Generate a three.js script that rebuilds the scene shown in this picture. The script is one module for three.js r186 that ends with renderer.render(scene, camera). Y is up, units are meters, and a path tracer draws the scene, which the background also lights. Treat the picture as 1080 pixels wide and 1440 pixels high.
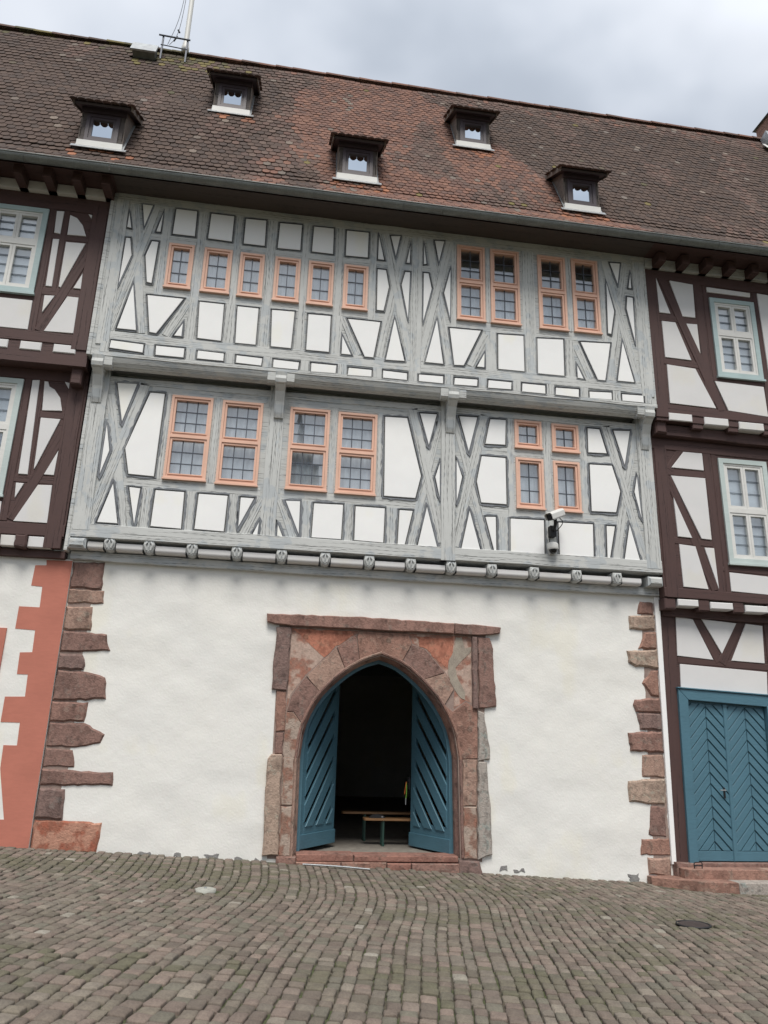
import * as THREE from 'three';
import { mergeGeometries } from 'three/addons/utils/BufferGeometryUtils.js';

// ---------- camera, sky, sun, exposure ----------
const scene = new THREE.Scene();
const camera = new THREE.PerspectiveCamera(68.37, 0.75, 0.1, 1500);
camera.position.set(0, 1.6, 11.8);
camera.rotation.order = 'YXZ';
camera.rotation.set(0.30284, -0.14216, 0.02823);
camera.updateMatrixWorld(true); camera.updateProjectionMatrix();
const renderer = new THREE.WebGLRenderer({ antialias: true });
renderer.toneMapping = THREE.LinearToneMapping;
renderer.toneMappingExposure = 2.25;
renderer.shadowMap.enabled = true;

const sun = new THREE.DirectionalLight(0xfffaf3, 1.5);
sun.position.set(-0.5, 40, 20); sun.target.position.set(1.5, 5, 0);
sun.castShadow = true; sun.shadow.radius = 46; sun.shadow.mapSize.set(2048, 2048);
Object.assign(sun.shadow.camera, { left: -16, right: 16, top: 16, bottom: -16, near: 1, far: 80 });
scene.add(sun, sun.target);

// ---------- noise ----------
function rng(seed) { let a = seed >>> 0; return () => { a = (a + 0x6D2B79F5) | 0; let t = Math.imul(a ^ (a >>> 15), 1 | a); t = (t + Math.imul(t ^ (t >>> 7), 61 | t)) ^ t; return ((t ^ (t >>> 14)) >>> 0) / 4294967296; }; }
const hash = (x, y, s) => { let h = Math.imul(x, 374761393) + Math.imul(y, 668265263) + Math.imul(s, 974711); h = Math.imul(h ^ (h >>> 13), 1274126177); return ((h ^ (h >>> 16)) >>> 0) / 4294967296; };
const mod = (a, n) => ((a % n) + n) % n;
function vnoise(x, y, px, py, s) {           // value noise, repeating every px, py cells
  const xi = Math.floor(x), yi = Math.floor(y), fx = x - xi, fy = y - yi;
  const u = fx * fx * (3 - 2 * fx), v = fy * fy * (3 - 2 * fy);
  const x0 = mod(xi, px), x1 = mod(xi + 1, px), y0 = mod(yi, py), y1 = mod(yi + 1, py);
  const a = hash(x0, y0, s), b = hash(x1, y0, s), c = hash(x0, y1, s), d = hash(x1, y1, s);
  return a + (b - a) * u + (c - a) * v + (a - b - c + d) * u * v;
}
function fbm(x, y, px, py, s, oct = 4) { let t = 0, a = 0.5, n = 0; for (let i = 0; i < oct; i++) { t += a * vnoise(x, y, px, py, s + i); n += a; x *= 2; y *= 2; px *= 2; py *= 2; a *= 0.5; } return t / n; }
const clamp = (v, a = 0, b = 1) => Math.min(b, Math.max(a, v));
const smooth = (a, b, v) => { const t = clamp((v - a) / (b - a)); return t * t * (3 - 2 * t); };
const lerp = (a, b, t) => a + (b - a) * t;
const R = rng(20417);

{ // overcast sky: layered cloud, brighter towards the zenith
  const W = 1024, H = 512, d = new Float32Array(W * H * 4), P = 4096;
  const gap = new THREE.Vector3(0.43, 0.80, -0.42).normalize();
  for (let j = 0; j < H; j++) for (let i = 0; i < W; i++) {
    const az = ((i + 0.5) / W - 0.5) * 2 * Math.PI, el = ((j + 0.5) / H - 0.5) * Math.PI;
    const y = Math.sin(el), x = Math.cos(el) * Math.cos(az), z = Math.cos(el) * Math.sin(az), k = 1 / (Math.max(y, 0) + 0.22);
    const a = fbm(x * k * 2.6 + 61.3, z * k * 3.4 + 47.6, P, P, 3, 5), b = fbm(x * k * 8 + 90, z * k * 10 + 70, P, P, 17, 5);
    let c = 0.72 * a + 0.28 * b;
    c = smooth(0.30, 0.72, c);
    const dot = x * gap.x + y * gap.y + z * gap.z;
    c += 0.75 * smooth(0.985, 1, dot) * (0.3 + b);
    const g = 0.66 + 0.34 * Math.max(y, 0);
    const L = g * (0.275 + 0.16 * c);
    const o = (j * W + i) * 4, cool = 1 - 0.5 * clamp(c);
    d[o] = L * (1 - 0.12 * cool); d[o + 1] = L * (1 - 0.02 * cool); d[o + 2] = L * (1.02 + 0.12 * cool); d[o + 3] = 1;
  }
  const t = new THREE.DataTexture(d, W, H, THREE.RGBAFormat, THREE.FloatType);
  t.mapping = THREE.EquirectangularReflectionMapping; t.magFilter = t.minFilter = THREE.LinearFilter; t.needsUpdate = true;
  scene.background = t; scene.environment = t;
}

// ---------- textures (colour multipliers and relief) ----------
const enc = v => Math.round(255 * Math.pow(clamp(v), 1 / 2.2));
function tex(w, h, size, f, colour = true) {
  const d = new Uint8Array(w * h * 4);
  for (let j = 0; j < h; j++) for (let i = 0; i < w; i++) {
    const v = f(i / w, j / h), o = (j * w + i) * 4;
    if (colour) { d[o] = enc(v[0]); d[o + 1] = enc(v[1]); d[o + 2] = enc(v[2]); } else d[o] = d[o + 1] = d[o + 2] = Math.round(255 * clamp(v));
    d[o + 3] = 255;
  }
  const t = new THREE.DataTexture(d, w, h, THREE.RGBAFormat);
  t.wrapS = t.wrapT = THREE.RepeatWrapping; t.magFilter = THREE.LinearFilter; t.minFilter = THREE.LinearMipmapLinearFilter; t.generateMipmaps = true;
  t.repeat.set(1 / size[0], 1 / size[1]); if (colour) t.colorSpace = THREE.SRGBColorSpace; t.needsUpdate = true;
  return t;
}
const mat = (rgb, o = {}) => { const m = new THREE.MeshStandardMaterial({ roughness: 0.85, ...o }); m.color.setRGB(...rgb); return m; };

// lime plaster: hand-trowelled, faint yellowing and grey drift
const plasterRelief = tex(1024, 1024, [2.6, 2.6], (u, v) => 0.78 * fbm(u * 4, v * 5, 4, 5, 5, 2) + 0.17 * fbm(u * 13, v * 15, 13, 15, 9, 2) + 0.05 * fbm(u * 110, v * 110, 110, 110, 12, 2), false);
const plasterTone = tex(1024, 1024, [3.7, 3.7], (u, v) => {
  const a = fbm(u * 4, v * 4, 4, 4, 21, 5), b = fbm(u * 30, v * 24, 30, 24, 25, 4), st = smooth(0.60, 0.80, fbm(u * 7, v * 5, 7, 5, 31, 5));
  const k = 0.945 + 0.07 * (a - 0.5) + 0.03 * (b - 0.5);
  return [k, k * (1 - 0.012 * st - 0.01 * a), k * (1 - 0.06 * st - 0.035 * a)];
});
// painted oak: grain, long drying cracks, worn and patched paint
function woodMaps(seed, nCracks, patch) {
  const W = 1024, H = 512, crack = new Float32Array(W * H), r = rng(seed);
  for (let k = 0; k < nCracks; k++) {
    let y = r() * H, x = r() * W; const len = 60 + r() * 560, wd = 0.7 + r() * 1.7, drift = (r() - 0.5) * 0.05;
    for (let s = 0; s < len; s++) {
      x += 1; y += drift + (r() - 0.5) * 0.9;
      const ww = wd * Math.sin(Math.PI * Math.min(1, (s + 4) / (len + 8))) * (0.6 + 0.4 * Math.sin(s * 0.11 + k));
      for (let q = -4; q <= 4; q++) { const c = clamp(ww - Math.abs(q) + 0.5), id = mod(Math.round(y) + q, H) * W + mod(Math.round(x), W); crack[id] = Math.max(crack[id], c); }
    }
  }
  const at = (u, v) => crack[Math.min(H - 1, Math.floor(v * H)) * W + Math.min(W - 1, Math.floor(u * W))];
  const tone = tex(W, H, [2.6, 0.9], (u, v) => {
    const g = fbm(u * 10, v * 90, 10, 90, seed, 3), a = fbm(u * 9, v * 5, 9, 5, seed + 7, 5), p = smooth(0.56, 0.66, fbm(u * 14, v * 7, 14, 7, seed + 13, 5)) * patch;
    const fl = smooth(0.70, 0.78, fbm(u * 40, v * 50, 40, 50, seed + 19, 3)) * 0.35;
    let k = 0.91 + 0.06 * (g - 0.5) + 0.14 * (a - 0.5); k *= (1 - 0.10 * p) * (1 - fl * 0.3); k *= 1 - 0.78 * at(u, v);
    return [k * (1 - 0.04 * p), k, k * (1 + 0.05 * p)];
  });
  const relief = tex(W, H, [2.6, 0.9], (u, v) => (0.7 + 0.16 * (fbm(u * 10, v * 90, 10, 90, seed, 3) - 0.5)) * (1 - 0.9 * at(u, v)), false);
  return { tone, relief };
}
const greyWood = woodMaps(101, 60, 1), brownWood = woodMaps(202, 40, 0.35);
// sandstone: mottled, pale weathering crusts, tooling
const stoneTone = tex(1024, 1024, [1.3, 1.3], (u, v) => {
  const a = fbm(u * 6, v * 6, 6, 6, 41, 5), b = fbm(u * 40, v * 40, 40, 40, 45, 4), p = smooth(0.52, 0.72, fbm(u * 15, v * 15, 15, 15, 51, 6)), q = smooth(0.52, 0.80, fbm(u * 17, v * 13, 17, 13, 61, 6));
  const k = (0.80 + 0.45 * (a - 0.5) + 0.5 * (b - 0.5)) * (1 - 0.4 * q);
  const fl = smooth(0.58, 0.68, fbm(u * 46, v * 40, 46, 40, 57, 4)) * smooth(0.42, 0.6, a); return [k * (1 + 0.25 * p + 0.5 * fl), k * (1 + 0.48 * p + 0.9 * fl), k * (1 + 0.52 * p + 1.0 * fl)];
});
const stoneRelief = tex(1024, 1024, [0.9, 0.9], (u, v) => 0.5 * fbm(u * 8, v * 8, 8, 8, 71, 4) + 0.5 * fbm(u * 50, v * 50, 50, 50, 75, 4), false);
// flaking limewash over sandstone round the gate
const flakeTone = tex(1024, 1024, [1.6, 1.6], (u, v) => {
  const p = smooth(0.42, 0.60, fbm(u * 11, v * 11, 11, 11, 81, 7)), q = smooth(0.5, 0.66, fbm(u * 26, v * 24, 26, 24, 85, 5)), b = fbm(u * 60, v * 60, 60, 60, 87, 3), k = 0.8 + 0.4 * (b - 0.5);
  const base = [0.38, 0.21, 0.155], red = [0.44, 0.18, 0.12], pale = [0.60, 0.46, 0.38];
  return base.map((c, i) => k * lerp(lerp(c, red[i], q * 0.6), pale[i], p * 0.8));
});
const dirtTone = tex(1024, 1024, [2.2, 2.2], (u, v) => {
  const a = fbm(u * 8, v * 8, 8, 8, 91, 5), m = smooth(0.45, 0.62, fbm(u * 14, v * 14, 14, 14, 95, 5)), b = fbm(u * 90, v * 90, 90, 90, 97, 3), k = 0.6 + 0.5 * a + 0.5 * (b - 0.5);
  return [k * lerp(0.095, 0.07, m), k * lerp(0.08, 0.085, m), k * lerp(0.055, 0.03, m)];
});
const grit = tex(512, 512, [0.5, 0.5], (u, v) => { const a = fbm(u * 6, v * 6, 6, 6, 111, 5), b = fbm(u * 60, v * 60, 60, 60, 115, 3), k = 0.82 + 0.42 * (a - 0.5) + 0.36 * (b - 0.5); return [k, k * (1 + 0.05 * (a - 0.5)), k]; });
const gritRelief = tex(512, 512, [0.5, 0.5], (u, v) => 0.5 * fbm(u * 10, v * 10, 10, 10, 121, 4) + 0.5 * fbm(u * 70, v * 70, 70, 70, 125, 2), false);
const paintTone = tex(512, 512, [1.1, 1.1], (u, v) => { const a = fbm(u * 5, v * 5, 5, 5, 131, 5), b = fbm(u * 14, v * 60, 14, 60, 135, 3), k = 0.92 + 0.14 * (a - 0.5) + 0.10 * (b - 0.5); return [k, k, k]; });
const paintRelief = tex(512, 512, [1.1, 1.1], (u, v) => fbm(u * 14, v * 90, 14, 90, 137, 3), false);

const M = {
  plaster: mat([0.83, 0.825, 0.79], { map: plasterTone, bumpMap: plasterRelief, bumpScale: 0.030, roughness: 0.95 }),
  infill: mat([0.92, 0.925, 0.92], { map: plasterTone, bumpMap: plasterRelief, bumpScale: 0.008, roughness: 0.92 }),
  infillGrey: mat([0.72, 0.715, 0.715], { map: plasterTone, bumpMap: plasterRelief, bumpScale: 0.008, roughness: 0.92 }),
  grey: mat([0.60, 0.61, 0.59], { map: greyWood.tone, bumpMap: greyWood.relief, bumpScale: 0.006, roughness: 0.75 }),
  greyBacking: mat([0.55, 0.56, 0.54], { map: greyWood.tone, roughness: 0.85 }),
  touchUp: mat([0.24, 0.255, 0.275], { map: grit, roughness: 0.85 }),
  line: mat([0.055, 0.058, 0.062], { roughness: 0.8 }),
  brown: mat([0.082, 0.042, 0.037], { map: brownWood.tone, bumpMap: brownWood.relief, bumpScale: 0.006, roughness: 0.7 }),
  frame: mat([0.80, 0.495, 0.37], { map: paintTone, roughness: 0.55 }),
  lead: mat([0.07, 0.08, 0.10], { roughness: 0.5, metalness: 0.3 }),
  white: mat([0.74, 0.735, 0.70], { map: paintTone, roughness: 0.5 }),
  teal: mat([0.42, 0.53, 0.53], { map: paintTone, roughness: 0.6 }),
  tealPale: mat([0.53, 0.61, 0.59], { map: paintTone, roughness: 0.6 }),
  blue: mat([0.078, 0.18, 0.235], { map: paintTone, bumpMap: paintRelief, bumpScale: 0.002, roughness: 0.5 }),
  salmon: mat([0.52, 0.19, 0.135], { map: paintTone, bumpMap: plasterRelief, bumpScale: 0.006, roughness: 0.9 }),
  zinc: mat([0.22, 0.235, 0.225], { map: grit, roughness: 0.5, metalness: 0.35 }),
  zincPale: mat([0.42, 0.44, 0.45], { map: grit, roughness: 0.45, metalness: 0.4 }),
  iron: mat([0.03, 0.03, 0.032], { roughness: 0.6, metalness: 0.5 }),
  interior: mat([0.55, 0.56, 0.57], { roughness: 1 }),
  curtain: mat([0.80, 0.81, 0.82], { roughness: 1, map: paintTone }),
  blind: mat([0.72, 0.75, 0.77], { roughness: 1, map: paintTone }),
  dormerWood: mat([0.085, 0.068, 0.060], { map: brownWood.tone, bumpMap: brownWood.relief, bumpScale: 0.005, roughness: 0.7 }),
  dormerFrame: mat([0.060, 0.045, 0.052], { roughness: 0.45 }),
  dormerBoard: mat([0.20, 0.165, 0.14], { map: greyWood.tone, bumpMap: greyWood.relief, bumpScale: 0.006, roughness: 0.85 }),
  ochreFloor: mat([0.26, 0.235, 0.20], { map: grit, roughness: 0.8 }),
  benchWood: mat([0.30, 0.16, 0.07], { map: brownWood.tone, roughness: 0.45 }),
  benchSteel: mat([0.02, 0.06, 0.045], { roughness: 0.5 }),
  flake: mat([1, 1, 1], { map: flakeTone, bumpMap: stoneRelief, bumpScale: 0.006, roughness: 0.95 }),
  flakedJamb: mat([0.86, 0.92, 0.92], { map: flakeTone, bumpMap: stoneRelief, bumpScale: 0.012, roughness: 0.95 }),
  redFlake: mat([1.0, 0.72, 0.62], { map: flakeTone, bumpMap: stoneRelief, bumpScale: 0.012, roughness: 0.95 }),
  redWash: mat([0.46, 0.185, 0.12], { map: stoneTone, bumpMap: stoneRelief, bumpScale: 0.004, roughness: 0.95 }),
  mortarBed: mat([0.36, 0.265, 0.225], { map: grit, roughness: 0.95 }),
  mortar: mat([0.40, 0.345, 0.28], { map: grit, roughness: 0.95 }),
  plasterGrey: mat([0.30, 0.29, 0.28], { map: grit, bumpMap: gritRelief, bumpScale: 0.008, roughness: 0.95 }),
  cloth: mat([0.02, 0.02, 0.022], { roughness: 0.95 }),
};
M.glass = new THREE.MeshPhysicalMaterial({ roughness: 0.02, transmission: 1, thickness: 0, ior: 2.3 }); M.glass.color.setRGB(0.95, 0.98, 1);
M.coatedGlass = new THREE.MeshPhysicalMaterial({ roughness: 0.02, metalness: 1 }); M.coatedGlass.color.setRGB(0.74, 0.80, 0.86);
const stones = [[0.26, 0.145, 0.11], [0.235, 0.135, 0.108], [0.205, 0.122, 0.10], [0.30, 0.195, 0.152], [0.18, 0.118, 0.102], [0.34, 0.25, 0.195], [0.23, 0.115, 0.088], [0.30, 0.265, 0.235]]
  .map(c => mat(c.map(v => v * 1.25), { map: stoneTone, bumpMap: stoneRelief, bumpScale: 0.012, roughness: 0.95 }));
const PANELS_UPPER = [
[[-2.89,10.13],[-2.83,9.84],[-2.89,9.85]],
[[-2.69,10.33],[-2.53,10.33],[-2.62,9.91]],
[[-2.34,10.2],[-2.35,9.83],[-2.41,9.83]],
[[-2.88,9.63],[-2.82,9.63],[-2.76,9.31],[-2.89,8.75]],
[[-2.46,9.62],[-2.36,9.62],[-2.38,8.82],[-2.45,8.83],[-2.53,9.33]],
[[-2.13,10.32],[-1.79,10.32],[-1.78,9.82],[-2.14,9.82]],
[[-1.54,10.31],[-1.16,10.31],[-1.16,9.8],[-1.55,9.81]],
[[-0.95,10.29],[-0.61,10.3],[-0.6,9.79],[-0.95,9.79]],
[[-2.66,8.74],[-2.52,7.92],[-2.81,7.92]],
[[-2.41,8.58],[-1.84,8.58],[-2.2,7.9],[-2.3,7.91]],
[[-1.8,8.12],[-1.8,7.89],[-1.91,7.89]],
[[-1.57,8.56],[-1.18,8.56],[-1.17,7.88],[-1.54,7.89]],
[[-0.95,8.55],[-0.61,8.55],[-0.61,7.87],[-0.93,7.87]],
[[-0.36,10.29],[0.01,10.3],[0.01,9.79],[-0.37,9.78]],
[[0.23,10.3],[0.57,10.31],[0.58,9.79],[0.22,9.79]],
[[0.81,10.3],[1.19,10.31],[1.19,9.8],[0.81,9.79]],
[[-0.38,8.55],[-0.01,8.56],[-0.03,7.87],[-0.35,7.87]],
[[0.23,8.54],[0.6,8.55],[0.6,7.87],[0.23,7.87]],
[[0.82,8.18],[0.97,7.86],[0.82,7.86]],
[[0.9,8.53],[1.45,8.53],[1.35,7.85],[1.21,7.85]],
[[1.7,8.62],[1.88,7.84],[1.57,7.83]],
[[1.38,10.26],[1.48,9.79],[1.38,9.79]],
[[1.6,10.3],[1.76,10.32],[1.69,9.91]],
[[1.95,10.15],[1.94,9.79],[1.89,9.79]],
[[1.38,9.58],[1.52,9.58],[1.58,9.25],[1.5,8.77],[1.39,8.77]],
[[1.87,9.59],[1.95,9.59],[1.93,8.68],[1.81,9.32]],
[[2.2,10.19],[2.24,9.81],[2.2,9.8]],
[[2.4,10.31],[2.56,10.32],[2.47,9.89]],
[[2.2,9.61],[2.28,9.61],[2.34,9.31],[2.2,8.66]],
[[2.68,9.74],[2.67,8.78],[2.57,9.25]],
[[2.44,8.69],[2.55,7.86],[2.25,7.86]],
[[2.67,8.56],[3.22,8.57],[2.91,7.87],[2.75,7.86]],
[[3.28,8.13],[3.27,7.87],[3.15,7.87]],
[[3.54,8.54],[3.99,8.56],[3.99,7.87],[3.53,7.87]],
[[4.25,8.54],[4.72,8.57],[4.71,7.86],[4.24,7.86]],
[[4.96,8.08],[5.06,7.84],[4.96,7.85]],
[[5.05,8.56],[5.6,8.59],[5.46,7.85],[5.33,7.85]],
[[5.84,8.64],[6,7.87],[5.7,7.87]],
[[5.71,10.29],[5.9,10.3],[5.83,9.87]],
[[6.09,10.1],[6.09,9.8],[6.04,9.8]],
[[5.61,9.84],[5.72,9.27],[5.63,8.79],[5.58,8.8]],
[[6,9.6],[6.1,9.59],[6.08,8.69],[5.97,9.35]]
];
const PANELS_STRIP = [
[[-2.87,7.69],[-2.37,7.67],[-2.37,7.53],[-2.88,7.56]],
[[-2.17,7.67],[-1.73,7.67],[-1.73,7.51],[-2.16,7.51]],
[[-1.51,7.66],[-1.1,7.65],[-1.1,7.52],[-1.51,7.52]],
[[-0.89,7.64],[-0.48,7.63],[-0.49,7.5],[-0.89,7.51]],
[[-0.29,7.63],[0.12,7.62],[0.11,7.49],[-0.29,7.49]],
[[0.33,7.63],[0.74,7.63],[0.73,7.49],[0.33,7.48]],
[[0.95,7.61],[1.33,7.61],[1.33,7.49],[0.94,7.48]],
[[1.53,7.62],[1.93,7.61],[1.93,7.49],[1.53,7.49]],
[[2.14,7.61],[2.55,7.62],[2.55,7.49],[2.14,7.49]],
[[2.76,7.61],[3.15,7.62],[3.14,7.5],[2.75,7.49]],
[[3.35,7.63],[3.75,7.63],[3.74,7.5],[3.34,7.49]],
[[3.95,7.63],[4.35,7.63],[4.35,7.48],[3.94,7.48]],
[[4.55,7.61],[4.96,7.62],[4.95,7.47],[4.54,7.48]],
[[5.16,7.6],[5.56,7.62],[5.56,7.49],[5.16,7.48]],
[[5.76,7.61],[6.15,7.62],[6.15,7.49],[5.76,7.49]]
];
const PANELS_LOWER = [
[[-2.75,7.1],[-2.45,7.11],[-2.6,6.45]],
[[-2.22,6.98],[-2,6.98],[-2.01,5.56],[-2.39,5.57],[-2.49,5.99]],
[[-2.82,6.36],[-2.73,5.93],[-2.82,5.54]],
[[-2.6,5.38],[-2.46,4.76],[-2.75,4.76]],
[[-2.35,5.35],[-2.19,5.34],[-2.21,4.77]],
[[-1.95,5.33],[-1.52,5.33],[-1.51,4.74],[-1.96,4.75]],
[[-1.29,5.32],[-0.85,5.32],[-0.86,4.74],[-1.3,4.75]],
[[-0.64,5.31],[-0.44,5.31],[-0.64,4.84]],
[[-0.33,4.92],[-0.34,4.72],[-0.41,4.72]],
[[-0.03,4.9],[0.05,4.72],[-0.03,4.73]],
[[0.07,5.31],[0.29,5.32],[0.3,4.79]],
[[0.52,5.3],[0.98,5.31],[0.97,4.74],[0.51,4.74]],
[[1.19,5.3],[1.66,5.3],[1.65,4.73],[1.19,4.74]],
[[1.91,5.29],[2.12,5.29],[2,4.72],[1.89,4.72]],
[[1.63,6.92],[2,6.93],[2.25,5.91],[2.16,5.52],[1.65,5.52]],
[[2.23,7.04],[2.51,7.05],[2.38,6.49]],
[[2.57,6.16],[2.57,5.57],[2.5,5.91]],
[[2.36,5.37],[2.53,4.71],[2.22,4.72]],
[[2.91,7.05],[3.22,7.06],[3.07,6.43]],
[[2.86,6.24],[2.95,5.95],[2.86,5.53]],
[[3.08,5.36],[3.25,4.71],[2.94,4.71]],
[[3.46,7.05],[3.73,7.06],[3.71,6.6],[3.37,6.59]],
[[3.3,6.35],[3.71,6.35],[3.71,5.53],[3.28,5.53],[3.21,5.89]],
[[3.35,5.28],[3.52,5.29],[3.52,4.71],[3.49,4.71]],
[[3.78,5.28],[4.35,5.29],[4.34,4.69],[3.77,4.7]],
[[4.61,5.27],[5.21,5.28],[5.19,4.68],[4.61,4.68]],
[[5.46,5.27],[5.6,5.27],[5.47,4.68],[5.44,4.68]],
[[5.87,5.31],[6.02,4.66],[5.73,4.65]],
[[5.22,7.04],[5.43,7.04],[5.54,6.6],[5.21,6.59]],
[[5.22,6.36],[5.62,6.37],[5.74,5.91],[5.64,5.53],[5.21,5.52]],
[[5.7,7.04],[6,7.06],[5.86,6.42]],
[[6.07,6.2],[6.1,5.46],[6.01,5.92]]
];
const LEFT_UPPER = [
[[-4.06,10.03],[-3.95,10.04],[-3.95,9.6],[-4.04,9.61]],
[[-3.84,9.98],[-3.73,9.94],[-3.62,9.81],[-3.54,9.61],[-3.83,9.6]],
[[-3.55,10.04],[-3.5,10.03],[-3.5,9.97]],
[[-4.04,9.48],[-3.95,9.49],[-3.93,8.59],[-4.02,8.59]],
[[-3.83,9.45],[-3.53,9.46],[-3.79,8.59],[-3.82,8.6]],
[[-3.49,8.88],[-3.48,8.6],[-3.59,8.6]],
[[-4.01,8.41],[-3.86,8.42],[-4,8.11]],
[[-3.66,8.43],[-3.49,8.43],[-3.48,7.78],[-3.92,7.77]],
[[-4.68,8.3],[-4.18,8.28],[-4.16,7.77],[-4.58,7.75]],
[[-4.55,7.57],[-4.42,7.56],[-4.38,7.4],[-4.53,7.41]],
[[-4.24,7.56],[-3.93,7.57],[-3.9,7.43],[-4.22,7.41]],
[[-3.74,7.57],[-3.4,7.58],[-3.4,7.44],[-3.74,7.43]]
];
const LEFT_LOWER = [
[[-4.05,7.03],[-3.95,7.04],[-3.88,5.45],[-4.01,5.45]],
[[-3.87,7.03],[-3.82,7.03],[-3.79,6.95],[-3.7,6.9],[-3.6,6.77],[-3.54,6.55],[-3.83,6.53]],
[[-3.56,7.05],[-3.49,7.04],[-3.49,6.94]],
[[-3.83,6.4],[-3.54,6.4],[-3.78,5.6],[-3.8,5.55]],
[[-3.49,5.87],[-3.5,5.47],[-3.64,5.47]],
[[-4.02,5.3],[-3.91,5.3],[-4,5.07]],
[[-3.7,5.29],[-3.5,5.3],[-3.48,4.7],[-3.96,4.7]],
[[-4.2,4.98],[-4.17,4.98],[-4.15,4.7],[-4.16,4.7]],
[[-4.12,4.49],[-3.89,4.48],[-3.88,4.36],[-4.09,4.31]],
[[-3.71,4.48],[-3.38,4.48],[-3.36,4.29],[-3.69,4.31]]
];
const RIGHT_UPPER = [
[[6.63,10.12],[6.85,9.39],[6.64,9.39]],
[[6.9,10.1],[7.36,10.07],[7.34,9.36],[7.09,9.36]],
[[7.15,9.21],[7.36,9.22],[7.36,8.62]],
[[6.67,9.21],[6.93,9.21],[7.17,8.46],[6.67,8.47]],
[[6.69,8.32],[7.23,8.29],[7.55,7.54],[6.68,7.56]],
[[7.59,8.08],[8.54,8.06],[8.55,7.47],[7.79,7.52]],
[[7.64,10.05],[8.52,10.03],[8.51,9.94],[7.64,9.95]],
[[8.67,10.04],[8.91,10.05],[8.7,8.51]],
[[6.64,7.37],[7.08,7.35],[7.06,7.24],[6.62,7.26]],
[[7.31,7.34],[7.76,7.32],[7.76,7.22],[7.28,7.25]],
[[7.96,7.32],[8.44,7.3],[8.43,7.18],[7.94,7.21]]
];
const RIGHT_LOWER = [
[[6.99,6.75],[7.34,6.75],[7.34,6.43],[6.74,6.44]],
[[6.71,6.28],[7.35,6.28],[7.35,5.16],[7.17,5.17]],
[[6.72,5.87],[6.99,5.17],[6.74,5.18]],
[[6.75,5.04],[7.04,5.02],[7.2,4.29],[6.76,4.31]],
[[7.21,5.01],[7.38,5.01],[7.39,4.31]],
[[7.62,4.6],[8.34,4.57],[8.29,4.26],[7.62,4.28]],
[[6.64,4.09],[7,4.08],[6.99,3.98],[6.62,4]],
[[7.22,4.07],[7.62,4.06],[7.61,3.97],[7.21,4]],
[[7.85,4.05],[8.26,4.04],[8.25,3.95],[7.84,3.97]]
];
const RIGHT_GROUND = [
[[6.71,3.85],[7.01,3.81],[7.31,3.15],[6.68,3.19]],
[[7.18,3.82],[7.8,3.78],[7.48,3.26]],
[[7.98,3.78],[8.28,3.76],[8.24,3.13],[7.65,3.15]],
[[6.71,3.05],[8.26,2.98],[8.22,2.58],[6.69,2.66]]
];
const QUOINS_LEFT = [
[[-3.07,4.17],[-2.61,4.19],[-2.6,3.77],[-3.04,3.77]],
[[-3.05,3.76],[-2.56,3.76],[-2.54,3.56],[-3.04,3.53]],
[[-3.05,3.49],[-2.7,3.51],[-2.67,3.15],[-3.03,3.14]],
[[-3.03,3.12],[-2.67,3.12],[-2.44,3.1],[-2.37,2.86],[-3.02,2.81]],
[[-3.03,2.79],[-2.74,2.78],[-2.68,2.65],[-2.71,2.57],[-3.03,2.56]],
[[-3.04,2.56],[-2.66,2.55],[-2.38,2.48],[-2.33,2.17],[-2.76,2.13],[-3.01,2.13]],
[[-3.02,2.11],[-2.57,2.11],[-2.59,1.84],[-3,1.83]],
[[-3.01,1.82],[-2.59,1.83],[-2.28,1.67],[-2.33,1.55],[-2.67,1.48],[-2.99,1.48]],
[[-3,1.47],[-2.69,1.46],[-2.65,1.35],[-2.64,1.21],[-2.99,1.2]],
[[-3.02,1.19],[-2.1,1.16],[-2.09,0.98],[-3.01,0.97]],
[[-3.01,0.93],[-2.72,0.93],[-2.69,0.53],[-3.02,0.54]],
[[-3.03,0.53],[-2.16,0.49],[-2.18,0.1],[-3.01,0.1]]
];
const QUOINS_RIGHT = [
[[6.08,4.07],[6.31,4.06],[6.31,3.84],[6.02,3.85]],
[[5.87,3.81],[6.33,3.84],[6.31,3.59],[5.86,3.59]],
[[6.12,3.54],[6.33,3.56],[6.32,3.27],[5.99,3.27]],
[[5.79,3.23],[6.32,3.27],[6.32,2.96],[5.93,2.98],[5.8,3.04]],
[[6.02,2.72],[6.18,2.92],[6.32,2.93],[6.3,2.5],[6.15,2.51]],
[[5.87,2.45],[6.29,2.49],[6.29,2.25],[5.87,2.25],[5.84,2.37]],
[[5.89,2.24],[6.29,2.24],[6.29,1.98],[5.92,1.99]],
[[5.72,1.93],[6.29,1.97],[6.29,1.64],[5.73,1.65]],
[[5.93,1.6],[6.29,1.62],[6.28,1.26],[5.9,1.27]],
[[5.66,1.2],[6.28,1.26],[6.26,0.86],[5.98,0.87],[5.66,0.9]],
[[5.99,0.85],[6.27,0.84],[6.24,0.39],[5.93,0.41]],
[[5.8,0.38],[6.28,0.39],[6.28,0.13],[5.78,0.14]],
[[5.9,0.11],[6.26,0.11],[6.26,-0.17],[5.9,-0.13]],
[[6.33,4.12],[6.42,4.03],[6.34,0.06],[6.27,0.06]]
];
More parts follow.
